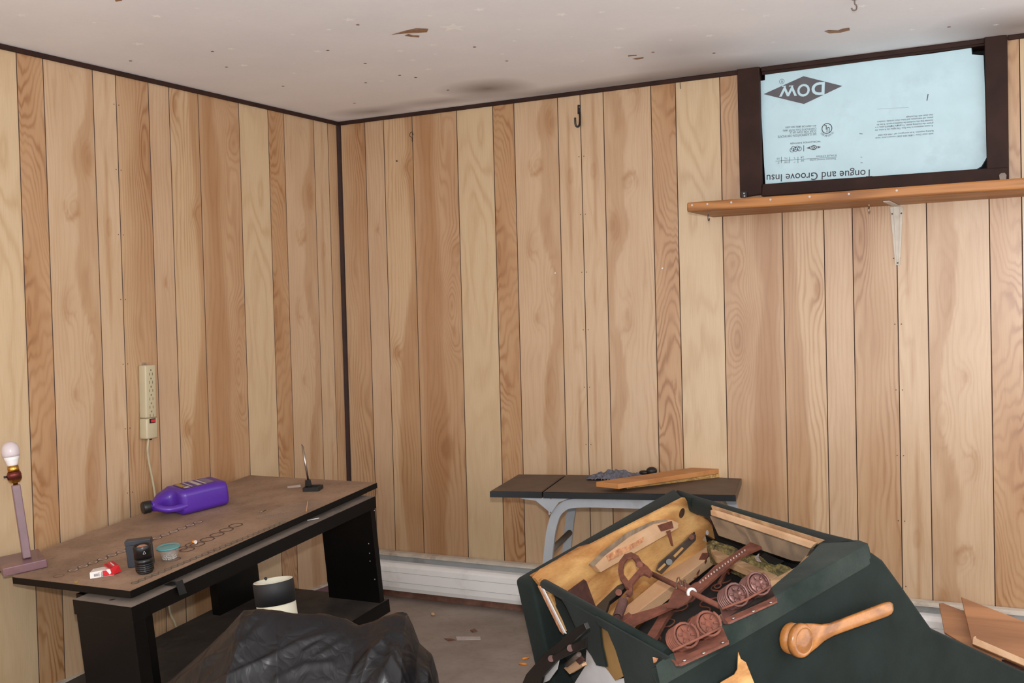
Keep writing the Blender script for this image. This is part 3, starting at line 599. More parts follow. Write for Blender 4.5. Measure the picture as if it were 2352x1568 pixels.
MB().prism([pb-pax*pw-pay*pw, pb+pax*pw-pay*pw, pb+pax*pw+pay*pw, pb-pax*pw+pay*pw], pd*post_l).build('post', 'lamp_wood', lp, bevel=.003)
mb = MB(); st = pb+pd*post_l
mb.lathe([(.007,0),(.007,.006),(.012,.007)], st, pd, 20, 1).lathe([(.013,.007),(.0185,.013),(.021,.018)], st, pd, 24, 1).lathe([(.021,.018),(.0215,.032),(.019,.040)], st, pd, 24, 0).lathe([(.0175,.040),(.0165,.048),(.017,.05),(.0158,.060)], st, pd, 24, 1)
mb.build('socket', ['copper_shell','brass'], lp)
MB().cyl(st+pd*.029-pax*.020, st+pd*.029-pax*.030, .0035, 12).build('switch', 'black_plastic', lp)
bt = st+pd*.058; BB = .0262
MB().lathe([(.0145,0),(.0165,.008),(.0195,.019),(.0235,.029)], bt, pd, 32).build('bulb_collar', 'bulb_white', lp)
MB().lathe([(.0235,.029),(.0258,.036),(.0268,.045),(.0262,.054),(.0238,.062),(.0195,.0685),(.0135,.0732),(.007,.0755),(.001,.0762)], bt, pd, 32).build('bulb_dome', 'bulb_grey', lp)
c0 = lb[0]+ay*.03+E3*.012-ax*.002
MB().tube(spline([c0, c0-ax*.02-E3*.004, c0-ax*.05-E3*.012, c0-ax*.10-E3*.03, c0-ax*.16-E3*.10+ay*.02]), .0022, 8).build('cord', 'black_plastic', lp)
# purple jug, lying on its flat side
a_ = Dp((400,1192)); b_ = Dp((528,1160)); jx = (b_-a_).normalized(); jy = E3.cross(jx)      # jx: towards the base of the jug, jy: away from the camera
J0 = b_-jx*.0
jl = thing('plastic_jug', 'purple plastic jug with black cap lying on its side on the desk', 'jug', b_-jx*.13+jy*.07)
Jh, Jw = .088, .150
def jsec(t, y0, y1, z0, z1, r, n=7):
    out = []
    for cx, cz, a0 in ((y1-r, z1-r, 0), (y0+r, z1-r, PI/2), (y0+r, z0+r, PI), (y1-r, z0+r, 1.5*PI)):
        for k in range(n):
            an = a0+PI/2*k/(n-1); out.append(b_-jx*t+jy*(cx+r*math.cos(an))+E3*(cz+r*math.sin(an)+.001))
    return out
prof = [(-.004,.010,Jw-.010,.010,Jh-.010,.02),(.000,.003,Jw-.003,.003,Jh-.003,.022),(.008,0,Jw,0,Jh,.022),(.05,0,Jw,0,Jh+.001,.022),(.10,0,Jw,0,Jh+.001,.022),(.150,0,Jw,0,Jh,.022),(.168,.002,Jw,.001,Jh,.022),(.1715,.040,Jw,.003,Jh-.002,.022),(.176,.066,Jw-.002,.004,Jh-.004,.022),(.190,.072,Jw-.005,.008,Jh-.008,.024),(.212,.068,Jw-.014,.014,Jh-.014,.022),(.232,.056,Jw-.036,.021,Jh-.021,.022),(.246,.048,Jw-.058,.026,Jh-.026,.018),(.256,.0505,.0905,.0275,.0665,.0185)]
mb = MB().loft([jsec(*q) for q in prof])
P_ = lambda t, y, z: b_-jx*t+jy*y+E3*z
mb.build('body', 'purple', jl)
hp = spline([P_(.150,.014,.034), P_(.178,.013,.032), P_(.200,.015,.032), P_(.220,.022,.034), P_(.238,.040,.040), P_(.246,.058,.046)], 8)
MB().tube(hp, [.0145-.003*min(1, i/14) for i in range(len(hp))], 16).build('handle', 'purple', jl)
cp = P_(.256,.0705,.047); MB().lathe([(.016,-.002),(.016,.004)], cp, -jx, 28).build('neck', 'purple', jl)
mb = MB().lathe([(.0205,.004),(.0215,.006),(.0215,.028),(.019,.031)], cp, -jx, 36); mb.build('cap', 'cap_black', jl)
mb = MB(); lab = lambda t0, t1, y0, y1, mi, h: mb.add([P_(t0,y0,Jh+.0012+h), P_(t1,y0,Jh+.0012+h), P_(t1,y1,Jh+.0012+h), P_(t0,y1,Jh+.0012+h)], [[0,1,2,3]], mi)
lab(.030,.150,.026,.128,0,.0012); lab(.128,.146,.060,.120,2,.0018); lab(.080,.096,.030,.122,1,.0018); lab(.062,.070,.030,.122,1,.0018); lab(.112,.118,.034,.122,1,.0018); lab(.124,.142,.030,.055,1,.0016)
for k in range(9): lab(.034+k*.0028,.0350+k*.0028,.034,.118,1,.0018)
put_text(mb, 'ULTRA', P_(.140,.040,Jh+.003), P_(.126,.040,Jh+.003), .006, E3, 3) if False else None
mb.build('label', ['label_purple','label_white','label_yellow'], jl, recalc=False)
# pen-type stand with a thin rod
s0 = Dp((716,1127)); sx = (Dp((735,1129))-Dp((697,1130))).normalized(); sy = E3.cross(sx)
ss = thing('rod_stand', 'small black plastic stand with a thin upright metal rod on the desk', 'stand', s0)
mb = MB(); B_ = lambda x, y, z: s0+sx*x+sy*y+E3*(z+.001)
for lo, hi in (((-.030,-.012,0),(.032,.034,.004)), ((-.030,-.012,.004),(-.026,.034,.014)), ((.028,-.012,.004),(.032,.034,.014)), ((-.026,-.012,.004),(.028,-.008,.014)), ((-.026,.030,.004),(.028,.034,.014))):
    mb.prism([B_(lo[0],lo[1],lo[2]), B_(hi[0],lo[1],lo[2]), B_(hi[0],hi[1],lo[2]), B_(lo[0],hi[1],lo[2])], E3*(hi[2]-lo[2]))
mb.build('tray', 'black_plastic', ss)
MB().lathe([(.013,.0145),(.010,.036),(.008,.037)], B_(-.019,.018,0), E3, 4, sm=False).build('holder', 'black_plastic', ss)
r0 = B_(-.018,.018,.036); r1 = CAM+ray((695,1024))*(r0-CAM).dot(FW)
MB().tube([r0, r0.lerp(r1,.5), r1], .0038, 10).build('rod', 'steel', ss)
MB().tube(spline([r1, r1+E3*.004-sx*.003, r1+E3*.007-sx*.002]), .0012, 6).build('tip', 'black_metal', ss)
# charcoal box
a_ = Dp((294,1305)); b_ = Dp((352,1298)); kx = (b_-a_).normalized(); ky = E3.cross(kx); L_ = (b_-a_).length
cb = thing('plastic_box', 'charcoal plastic box standing upright behind the black lens barrel on the desk', 'box', (a_+b_)/2)
MB().prism([a_+E3*.001, b_+E3*.001, b_+ky*.03+E3*.001, a_+ky*.03+E3*.001], E3*.066).build('body', 'charcoal', cb, bevel=.002)
MB().prism([a_-kx*.001-ky*.001+E3*.0675, b_+kx*.001-ky*.001+E3*.0675, b_+kx*.001+ky*.031+E3*.0675, a_-kx*.001+ky*.031+E3*.0675], E3*.014).build('lid', 'charcoal', cb, bevel=.0015)
# lens barrel
l0 = Dp((334,1315)); ls = thing('lens_barrel', 'black glossy camera lens barrel standing on end on the desk', 'lens', l0)
LR = .0262
mb = MB().lathe([(.020,.001),(.0225,.004),(.0225,.008)], l0, E3, 40)
for k in range(4): mb.lathe([(LR-.0015,.008+k*.006),(LR,.009+k*.006),(LR,.013+k*.006),(LR-.0015,.014+k*.006)], l0, E3, 40)
mb.lathe([(LR-.001,.032),(LR,.033),(LR,.046)], l0, E3, 40)
mb.build('grip_ring', 'lens_black', ls)
mb = MB().lathe([(LR*.985,.046),(LR*.985,.083),(LR*.95,.0845),(LR*.9,.0845),(LR*.88,.076),(LR*.5,.074),(.001,.074)], l0, E3, 40)
mb.build('barrel', 'lens_black', ls)
MB().lathe([(LR*.76,.0765),(LR*.6,.0805),(LR*.35,.0835),(.001,.0845)], l0, E3, 32).build('glass', 'lens_copper', ls)
mb = MB(); vd = (CAM-l0); vd -= E3*vd.dot(E3); vd.normalize(); vs_ = E3.cross(vd)
tri = l0+E3*.067+vd*(LR*.985+.0004)+vs_*(.004)
for a1, a2 in (((-.004,-.004),(.004,-.004)),((.004,-.004),(0,.005)),((0,.005),(-.004,-.004))):
    p1 = tri+vs_*a1[0]+E3*a1[1]; p2 = tri+vs_*a2[0]+E3*a2[1]; d_ = (p2-p1).normalized(); w_ = vd.cross(d_)*.0004
    mb.add([p1-w_, p2-w_, p2+w_, p1+w_], [[0,1,2,3]])
mb.build('warning_mark', ['lens_mark','lens_rubber'], ls, recalc=False); mb = MB()
for k in range(2): mb.add([l0+E3*(.012+.002)+vd*(LR+.0005)+vs_*(-.002+k*.010)+q for q in (vs_*-.0012, vs_*.0012, vs_*.0012+E3*.010, vs_*-.0012+E3*.010)], [[0,1,2,3]], 1)
mb.build('grip_notch', ['lens_mark','lens_rubber'], ls, recalc=False)
# cup with teal lid and beads
c0 = Dp((390,1284)); CH = .037
cu = thing('plastic_tub', 'small clear plastic tub with a teal lid holding silver beads', 'tub', c0)
MB().lathe([(.0245,.001),(.030,CH),(.0292,CH),(.0238,.0022),(.001,.0022)], c0, E3, 40).build('cup', 'clear_cup', cu)
MB().lathe([(.0355,CH-.001),(.0365,CH+.001),(.0365,CH+.003),(.0335,CH+.0045),(.0325,CH+.0028),(.028,CH+.0022),(.0265,CH+.0028),(.001,CH+.0028)], c0, E3, 48).build('lid', 'teal_clear', cu)
bead = None; k_ = 0
spots = [(r*math.cos(t), r*math.sin(t), z) for r, n, z in ((.0195,17,.0052),(.0133,12,.0053),(.007,6,.0052),(.0172,14,.0105),(.010,7,.0106)) for t in [2*PI*j/n+r*900+.1*math.sin(j*3) for j in range(n)]]
for x, y, z in spots:
    p = c0+E1*x+E2*y+E3*z
    if bead is None: bead = MB().ball(p, .0030, 10).build('bead', 'bead_silver', base=p); ob = bead
    else: ob = bead.copy(); COL.objects.link(ob); ob.location = p; ob['_o'] = tuple(p)
    tag(ob, 'one of the silver beads lying inside the teal-lidded plastic tub', 'bead', 'silver beads in the tub')
# orange tip
a_ = Dp((442,1248)); b_ = Dp((459,1250)); t_ = thing('orange_tip', 'tiny orange and white plastic tip lying right of the teal-lidded tub', 'plastic tip', a_)
d_ = (b_-a_).normalized(); a2 = a_+E3*.0064
MB().lathe([(.0042,0),(.0052,.013)], a2, d_, 16).build('cone', 'orange', t_); MB().lathe([(.0053,.0132),(.0058,.014),(.0058,.017),(.004,.017),(.004,.0145)], a2, d_, 16).build('collar', 'white', t_)
# cigarette pack
a_ = Dp((207,1330)); b_ = Dp((262,1321)); qx = (b_-a_).normalized(); qy = E3.cross(qx); L_ = (b_-a_).length
pk = thing('cigarette_pack', 'crushed open red and white cigarette pack in front of the charcoal box', 'cigarette pack', a_+qx*L_/2)
Q = lambda x, y, z: a_+qx*x+qy*y+E3*(z+.0008)
hh, ww = .019, .052
MB().add([Q(0,0,0),Q(L_,0,0),Q(L_,ww,0),Q(.004,ww,0),Q(.001,0,hh),Q(L_-.006,0,hh+.001),Q(L_-.012,ww*.95,hh*.9),Q(.006,ww,hh*.75)], [[0,3,2,1],[0,1,5,4],[1,2,6,5],[2,3,7,6],[3,0,4,7],[4,5,6,7]]).build('box_body', 'pack_white', pk, bevel=.0008)
mb = MB(); Fx = lambda x, z, h=.0005: Q(x,-h,z)
mb.add([Fx(L_*.55,.0012),Fx(L_*.985,.0012),Fx(L_*.90,hh*.45),Fx(L_*.83,.004),Fx(L_*.70,hh*.98),Fx(L_*.55,hh*.98)], [[0,1,2,3,4,5]], 0)
for k in range(8): mb.add([Fx(.012+k*.0016,.005),Fx(.0128+k*.0016,.005),Fx(.0128+k*.0016,.013),Fx(.012+k*.0016,.013)], [[0,1,2,3]], 1)
put_text(mb, 'Marlboro', Q(L_*.50,-.0005,.002), Q(L_*.50,-.0005,hh-.002), .006, -qy, 1, .01); put_text(mb, 'CIGARETTES', Q(L_*.40,-.0005,.003), Q(L_*.40,-.0005,hh-.003), .003, -qy, 1)
Tz = lambda x, y: Q(x, y, hh*(1-.22*y/ww)+.0012)
put_text(mb, 'Marlboro', Tz(.012,.030), Tz(.040,.030), .010, E3, 2)
mb.add([Tz(L_*.62,.002), Tz(L_*.86,.004), Tz(L_*.80,.046), Tz(L_*.74,.030)], [[0,1,2,3]], 2)
mb.build('print', ['pack_red','ink','label_white'], pk, recalc=False)
l1 = Q(L_-.004,-.002,0); lx = (qx*.9+qy*.45).normalized(); ly = E3.cross(lx); 
Lq = lambda x, y, z: l1+lx*x+ly*y+E3*z
MB().add([Lq(0,0,.001),Lq(.030,.004,.003),Lq(.034,.052,.006),Lq(.004,.050,.004),Lq(-.004,0,.020),Lq(.022,0,.026),Lq(.026,.050,.030),Lq(-.002,.050,.026)], [[0,3,2,1],[0,1,5,4],[1,2,6,5],[2,3,7,6],[3,0,4,7],[4,5,6,7]], 0).build('flip_lid', 'pack_red', pk, bevel=.0008)
mb = MB(); mb.add([Lq(-.003,.004,.0206),Lq(.006,.004,.0226),Lq(.006,.046,.0276),Lq(-.001,.046,.0266)], [[0,1,2,3]], 1); mb.add([Lq(.010,.010,.0244),Lq(.014,.010,.0252),Lq(.016,.040,.0286),Lq(.012,.040,.0280)], [[0,1,2,3]], 0); mb.add([Lq(.016,.004,.0254),Lq(.0215,.004,.0266),Lq(.0245,.046,.0300),Lq(.018,.046,.0292)], [[0,1,2,3]], 1)
mb.build('lid_print', ['label_white','pack_dark_red'], pk, recalc=False)
# small loose bits on the desk
a_ = Dp((588,1192)); mb = MB().prism([Dp(q)+E3*.0009 for q in [(588,1190),(650,1162),(718,1152),(750,1150),(690,1180),(655,1198)]], E3*.001)
tag(mb.build('plastic_sheet', 'clear_sheet', base=a_), 'thin clear plastic sheet lying flat near the front edge of the desk', 'plastic sheet')
a_, b_ = Dp((597,1178)), Dp((610,1172)); tag(MB().cyl(a_+E3*.0022, b_+E3*.0022, .002, 8).build('metal_pin', 'steel', base=a_), 'small metal pin lying between the purple jug and the plastic sheet', 'pin')
a_, b_ = Dp((704,1176)), Dp((707,1153)); tag(MB().box((a_+b_)/2+E3*.0038, (b_-a_)/2, E3.cross((b_-a_).normalized())*.0012, E3*.0008).build('splinter', 'pine_pale', base=a_), 'thin pale wood splinter lying on the clear plastic sheet', 'splinter')
rl = lambda q: Dp(q, -.033*DS)
a_, b_ = rl((706,1196)), rl((733,1191)); tag(MB().cyl(a_+E3*.0022, b_+E3*.0022, .0016, 8).build('white_straw', 'white', base=a_), 'thin white plastic straw lying on the front rail of the desk', 'straw')
mb = MB().prism([Dp(q)+E3*.0006 for q in [(170,1336),(181,1334),(180,1337),(172,1339)]], E3*.0008); tag(mb.build('paper_scrap', 'label_yellow', base=Dp((176,1337))), 'tiny yellow paper scrap near the front corner of the desk', 'scrap')
a_ = Dp((676,1117)); mb = MB().prism([Dp(q)+E3*.0004 for q in [(660,1117),(690,1113),(691,1118),(661,1121)]], E3*.0006); tag(mb.build('paper_scrap', 'label_white', base=a_), 'pale paper scrap lying left of the black rod stand', 'scrap')

# ------------------------------------------------------------------ power strip on the left wall
PXo = .001
def LW(p, off): return onX(p, off)
pa, pb2 = LW((353,842), .038), LW((358,1003), .038); cy_ = pa.y; ztop, zbot = LW((340,838), .03).z, LW((345,1007), .03).z
yc = onX((349,920), .04).y; hw = .027
pst = thing('power_strip', 'beige six-outlet power strip mounted upright on the left wall panelling', 'power strip', (.001, yc, zbot))
dv = onX((345,1000), .03)-onX((342,845), .03); tl = dv.y/dv.z    # slight lean
def S_(y, z, x): return V((x, yc+y+tl*(z-(ztop+zbot)/2), z))
def sbox(y0, y1, z0, z1, x0, x1, mb, mi=0): return mb.prism([S_(y0,z0,x0), S_(y1,z0,x0), S_(y1,z1,x0), S_(y0,z1,x0)], (x1-x0,0,0), mi)
mid = zbot+(ztop-zbot)*.28
sbox(-hw*.95, hw*.95, mid+.001, ztop, .0015, .037, MB()).build('body', 'strip_beige', pst, bevel=.005, seg=3)
sbox(-hw, hw, zbot, mid, .0015, .040, MB()).build('end_housing', 'strip_beige', pst, bevel=.006, seg=3)
for k in range(6):
    z = ztop-.022-k*.0325*(ztop-zbot)/.29; mb = MB(); sbox(-.0025, .0025, z, z+.006, .0372, .0376, mb); sbox(-.0085, -.006, z-.016, z-.006, .0372, .0376, mb); sbox(.006, .0085, z-.016, z-.006, .0372, .0376, mb); mb.build('outlet', 'strip_slot', pst)
sw = sbox(-.014, .014, mid-.018, mid-.002, .0402, .042, MB()).build('switch', 'switch_black', pst)
sbox(-.009, .010, mid-.0155, mid-.0045, .0422, .046, MB()).build('rocker', 'switch_red', sw, bevel=.001)
sbox(-.006,.006, ztop+.0005, ztop+.008, .0015, .010, MB()).build('screw_tab', 'steel', pst)
sbox(-.001,.012, zbot-.006, zbot-.0005, .012, .024, MB()).build('breaker_button', 'black_plastic', pst)
pts = [S_(0, zbot+.002, .02), onX((339,1030), .02), onX((342,1060), .014), onX((350,1100), .012), onX((358,1150), .012), onX((372,1260), .012), onX((389,1395), .012), onX((402,1430), .012), onX((416,1470), .012), onX((424,1490), .014)]
MB().tube(spline(pts, 6), .0042, 10).build('cord', 'cord_beige', pst)

# ------------------------------------------------------------------ pipe and bag
PD = 2.86; ptop_ = CAM+ray((627,1332))*PD; pbot = V((ptop_.x+.075, ptop_.y+.005, .008)); pax_ = (ptop_-pbot).normalized(); PR = .0505; PL = (ptop_-pbot).length
pp = thing('pipe', 'cream plastic pipe with a black taped rim standing in the black bag', 'pipe', pbot)
MB().lathe([(PR,0),(PR,PL),(PR-.006,PL),(PR-.006,.02),(.001,.02)], pbot, pax_, 48).build('tube', 'pvc_cream', pp)
MB().lathe([(PR+.0005,PL-.058),(PR+.0017,PL-.058),(PR+.0017,PL-.002),(PR+.0005,PL-.0005)], pbot, pax_, 48, cap=False).build('tape_band', 'tape_black', pp)
n_ = ptop_-pax_*.0045+(-RT*.6+FW*.8).normalized()*(PR-.0035); MB().ball(n_, .0048, 8).build('rim_notch', 'tape_black', pp)
# bag: lumpy heap of black polythene with sharp folds
fwh = V((FW.x, FW.y, 0)).normalized(); rth = V((RT.x, RT.y, 0)).normalized()
bc_ = CAM+ray((715,1568))*2.62; bc_.z = 0
nx_, ny_ = 300, 210
sil = [(380,1575),(407,1557),(480,1493),(540,1440),(583,1393),(625,1391),(645,1396),(690,1405),(760,1412),(808,1426),(835,1441),(862,1436),(893,1424),(920,1419),(945,1424),(958,1450),(972,1490),(1000,1512),(1012,1560),(1016,1640)]
us = np.linspace(-.40, .37, nx_); ws = np.linspace(-.42, .175, ny_)
U, Wd = np.meshgrid(us, ws)
ridge = .02+.03*np.sin(U*7)                     # depth position of the crest
dref = (bc_-V((CAM.x,CAM.y,0))).dot(fwh)
tops = []
for u_ in us:
    # silhouette pixel row for this column at the crest depth
    q = bc_+rth*float(u_)+fwh*.02; dd = q-CAM; px = W/2+FPX*dd.dot(RT)/dd.dot(FW)
    row = interp([s[0] for s in sil], [s[1] for s in sil], px); zz = hit((px, row), q, fwh).z; tops.append(max(.03, zz))
tops = np.array(tops); tops = np.minimum(tops, tops)
edge = np.clip(np.minimum((U-us[0])/.03, (us[-1]-U)/.06), 0, 1); 
BK = .15
bf = np.where(Wd < ridge, (ridge-Wd)/.44, (Wd-ridge)/BK)
dome = np.where(Wd < ridge, 1-np.clip(bf, 0, 1)**1.5*.9, np.sqrt(np.clip(1-np.clip(bf, 0, 1)**2.2, 0, 1)))
Zb = tops[None, :]*dome*np.sqrt(np.clip(edge, 0, 1))
def ridged(x, y, p=1.): return (1-np.abs(2*vnoise(x, y)))**p
du, dw = U+.11, Wd-.06; ang = np.arctan2(dw, du); rad = np.hypot(du, dw)
wx = U+.05*fbm(U*4+30, Wd*4, 2); wy = Wd+.05*fbm(U*4, Wd*4+60, 2)
f1 = ridged(ang*2.6+3, rad*1.5+1, 3)*np.clip(rad/.12, 0, 1)
f2_ = ridged(wx*5+wy*8+7, wy*1.5-wx*1.5+2, 4); f3_ = ridged(wx*13-wy*6, wx*3+wy*3+11, 5); f4_ = ridged(wx*6+wy*17+3, wx*5-wy*3+5, 6); f5_ = ridged(wx*30+wy*11, wy*9-wx*6, 4)
folds = f1*.45+f2_*.45+f3_*.12+f4_*.25-.45
keep = np.clip(bf*2.5, .10, 1)*np.where(Wd < ridge+.03, 1, .2)
Zb = np.maximum(Zb+folds*.055*keep*np.clip(Zb/.1, 0, 1)+.03*fbm(U*6+9, Wd*6+4, 2)*keep*np.clip(Zb/.1, 0, 1), .004)
Zb = np.where(edge <= 0, .003, Zb)
P3 = [bc_+rth*float(u_)+fwh*float(w_)+Z_*float(z_) for u_, w_, z_ in zip(U.ravel(), Wd.ravel(), Zb.ravel())]
# long sharp creases where the film is pulled tight
AR = np.array([tuple(p) for p in P3])-np.array(CAM); zz_ = AR@np.array(FW); PXx = W/2+FPX*(AR@np.array(RT))/zz_; PYy = H/2-FPX*(AR@np.array(UP))/zz_
lift = np.zeros(len(P3))
for pl_, hh_, wd_ in (([(490,1575),(521,1559),(593,1527),(690,1479),(811,1435)],.014,5),([(805,1575),(811,1551),(850,1500),(888,1459),(900,1430)],.014,5),([(820,1560),(865,1480)],.008,4),([(425,1560),(520,1480),(592,1400)],.012,6),([(560,1480),(600,1440),(625,1398)],.012,6),
   ([(700,1500),(760,1460),(820,1440)],.009,4),([(730,1510),(790,1470),(840,1446)],.007,4),([(945,1430),(950,1480),(948,1530),(955,1575)],.012,5),([(640,1560),(700,1530),(760,1525)],.008,5),([(560,1545),(640,1505),(660,1450)],.008,5),([(680,1400),(740,1420),(800,1426)],.006,4),([(880,1560),(905,1500),(920,1424)],.010,6)):
    dm = np.full(len(P3), 1e9)
    for (ax_, ay_), (bx_, by_) in zip(pl_, pl_[1:]):
        vx, vy = bx_-ax_, by_-ay_; tt_ = np.clip(((PXx-ax_)*vx+(PYy-ay_)*vy)/(vx*vx+vy*vy), 0, 1); dm = np.minimum(dm, np.hypot(PXx-ax_-tt_*vx, PYy-ay_-tt_*vy))
    lift = np.maximum(lift, hh_*.65*np.exp(-(dm/(wd_*1.9))**2))
P3 = [p+Z_*float(l)*min(1., max(0., (.0-wq)/.06)) if p.z > .03 else p for p, l, wq in zip(P3, lift, Wd.ravel())]
fs = [[j*nx_+i, j*nx_+i+1, (j+1)*nx_+i+1, (j+1)*nx_+i] for j in range(ny_-1) for i in range(nx_-1)]
mb = MB().add(P3, fs, 0, True)
tag(mb.build('plastic_bag', 'bag', base=bc_, recalc=False), 'crumpled black plastic bag heaped on the floor around the upright pipe', 'bag')

# ------------------------------------------------------------------ typing table by the back wall
ZT = .61
A0, B0 = onZ((1125,1128), ZT), onZ((1690,1137), ZT); A1, B1 = onZ((1186,1085), ZT), onZ((1698,1091), ZT)
tx = (B0-A0).normalized(); ty = Z_.cross(tx); TW = (B0-A0).length; TDp = min((A1-A0).dot(ty), .43)
tt = thing('typing_table', 'grey metal typing table with brown drop-leaf top against the back wall', 'table', A0+tx*TW/2+ty*TDp/2-Z_*ZT)
TT = lambda x, y, z=ZT: A0+tx*x+ty*y+Z_*(z-ZT)
xs = (onZ((1250,1127), ZT)-A0).dot(tx)
def slab_(x0, x1, name):
    mb = MB().prism([TT(x0,.0,ZT-.022), TT(x1,.0,ZT-.022), TT(x1,TDp,ZT-.022), TT(x0,TDp,ZT-.022)], Z_*.0215, 1)
    mb.add([TT(x0+.003,.003,ZT+.0002), TT(x1-.003,.003,ZT+.0002), TT(x1-.003,TDp-.003,ZT+.0002), TT(x0+.003,TDp-.003,ZT+.0002)], [[0,1,2,3]], 0); return mb.build(name, ['table_brown','table_edge'], tt, recalc=False)
slab_(0, xs-.003, 'drop_leaf'); slab_(xs+.003, TW, 'tabletop')
fr_ = lambda p, y=.02: hit(p, TT(0,y,0), ty)
XM = (xs+TW)/2
def legframe(y, name):
    q = [fr_((1240,1512)), fr_((1258,1280)), fr_((1270,1200)), fr_((1290,1166)), fr_((1330,1144)), fr_((1420,1141))]
    k = [(p_-TT(0,.02,0)).dot(tx) for p_ in q]; zz = [p_.z for p_ in q]
    path = spline([TT(k[0],y,max(zz[0],.001)), TT(k[1],y,zz[1]), TT(k[2],y,zz[2]), TT(k[3],y,zz[3]), TT(k[4],y,ZT-.041), TT(XM,y,ZT-.041)], 6)
    path[0].z = .001
    rings = []
    for i, p_ in enumerate(path):
        t_ = (path[min(i+1,len(path)-1)]-path[max(i-1,0)]).normalized(); n_ = ty.cross(t_).normalized(); w_ = .0165
        rings.append([p_-n_*w_-ty*.010, p_+n_*w_-ty*.010, p_+n_*w_+ty*.010, p_-n_*w_+ty*.010])
    
    mb = MB().loft(rings, sm=False)
    # mirrored right-hand half
    mir = lambda p_: p_+tx*(2*XM-2*(p_-TT(0,0,0)).dot(tx))
    mb.loft([[mir(p_) for p_ in r] for r in rings], sm=False); return mb.build(name, 'grey_enamel', tt)
legframe(.03, 'leg_frame'); legframe(TDp-.04, 'leg_frame')
kx_ = lambda p: (fr_(p)-TT(0,.02,0)).dot(tx)
bp_ = [(1192,1137),(1258,1137),(1330,1137),(1310,1142),(1285,1152),(1265,1180),(1262,1181),(1261,1172),(1232,1148),(1206,1145)]
for y in (.008, TDp-.02): MB().prism([TT(kx_(p), y, min(fr_(p).z, ZT-.0225)) for p in bp_], ty*.004).disc(TT(kx_((1266,1175)), y, fr_((1266,1175)).z), -ty, .003, 8, 1, .0005).disc(TT(kx_((1267,1143)), y, fr_((1267,1143)).z), -ty, .003, 8, 1, .0005).build('wing_bracket', ['grey_enamel','gunmetal'], tt)
cz = .36; kxx = kx_((1262,1260)); MB().cyl(TT(kxx+.0, .04, fr_((1275,1262)).z-.01), TT(kxx+.0, TDp-.05, fr_((1275,1262)).z-.01), .012, 14).build('crossbar', 'dowel', tt)
# grey rag, dark blob, plank and strip on the table
NP = 60
c0 = onZ((1415,1100), ZT); ra, rb = .115, .050
q_x = (onZ((1455,1100), ZT)-onZ((1362,1102), ZT)).normalized(); q_y = Z_.cross(q_x)
g = np.linspace(-1, 1, NP); A_, B2 = np.meshgrid(g, g); rr = np.hypot(A_, B2)+.25*fbm(A_*3+4, B2*3, 3)
hz = np.clip(1-rr**2, 0, 1)**.5*(.022+.03*(fbm(A_*4, B2*3+9, 3)))+.006*np.clip(fbm(A_*12, B2*9, 2), -1, 1)*(rr < .95)
mb = MB().add([c0+q_x*float(a*ra)+q_y*float(b*rb)+Z_*float(max(h, .0) + (.001 if h > 0 else 0)) for a, b, h in zip(A_.ravel(), B2.ravel(), hz.ravel())], [[j*NP+i, j*NP+i+1, (j+1)*NP+i+1, (j+1)*NP+i] for j in range(NP-1) for i in range(NP-1) if rr[j, i] < 1.0], 0, True)
tag(mb.build('rag', 'lint', base=c0, recalc=False), 'crumpled grey woolly rag lying on the typing table', 'rag')
c0 = onZ((1497,1091), ZT); c0 = c0+ty*.0; MB2 = MB().ball(c0+Z_*.017, .022, 14, 0, (1.0,1,.75)); MB2.ball(c0+Z_*.010-tx*.03, .014, 10, 0, (1.6,1,.7)); tag(MB2.build('dark_cap', 'black_plastic', base=c0), 'small dark rounded cap behind the orange plank on the typing table', 'cap')
zs_ = ZT+.0012; hb = .013
s_ = [onZ((1440,1122), zs_), onZ((1681,1092), zs_)]; sd = (s_[1]-s_[0]).normalized(); sn_ = Z_.cross(sd); SL = (s_[1]-s_[0]).length
mb = MB().prism([s_[0], s_[1], s_[1]+sn_*.05, s_[0]+sn_*.05], Z_*hb); tag(mb.build('particle_strip', 'particle', base=(s_[0]+s_[1])/2), 'strip of particle board under the orange plank on the typing table', 'board')
zp = zs_+hb+.001
fA, fB = onZ((1421,1123), zp), onZ((1717,1077), zp); pd_ = (fB-fA).normalized(); pn_ = Z_.cross(pd_)
lA = onZ((1383,1115), zp); rB = onZ((1678,1070), zp+.018)
wpl = min(.10, max(.05, (lA-fA).dot(pn_)))
mb = MB().prism([fA, fB, fB+pn_*wpl*1.0-pd_*.03, fA+pn_*wpl-pd_*.02], Z_*.0185); o = mb.build('plank', 'pine_orange', base=(fA+fB)/2, bevel=.0015)
tag(o, 'orange pine plank lying slanted across the typing table', 'plank')

# ------------------------------------------------------------------ overturned green recliner
RN = (RT*-.299+UP*1.349+FW*-.1455).normalized(); RP = CAM+ray((1505,1525))*2.2
def rim(p, d=0.): return hit(p, RP-RN*d, RN)
Fr, Ro, Lo, To = rim((1505,1525)), rim((2000,1245)), rim((1180,1328)), rim((1550,1118))
Li, Ti, Ri, Fi = rim((1233,1331)), rim((1572,1143)), rim((1880,1252)), rim((1526,1510))
SN = (Ro-Fr).cross(RN).normalized()
if SN.dot(CAM-Fr) < 0: SN = -SN
PNn = (Ti-Li).cross(RN).normalized()
if PNn.dot(Fi-Li) < 0: PNn = -PNn
BN = (Ri-Ti).cross(RN).normalized()
if BN.dot(Fi-Ti) < 0: BN = -BN
FNn = (Fi-Li).cross(RN).normalized()
if FNn.dot(CAM-Fi) < 0: FNn = -FNn
def sidep(p, off=0.): return hit(p, Fr+SN*off, SN)
def plyp(p, off=0.): return hit(p, Li+PNn*off, PNn)
def backp(p, off=0.): return hit(p, Ti+BN*off, BN)
FP = rim((1240,1336))
def frontp(p, off=0.): return hit(p, FP+FNn*off, FNn)
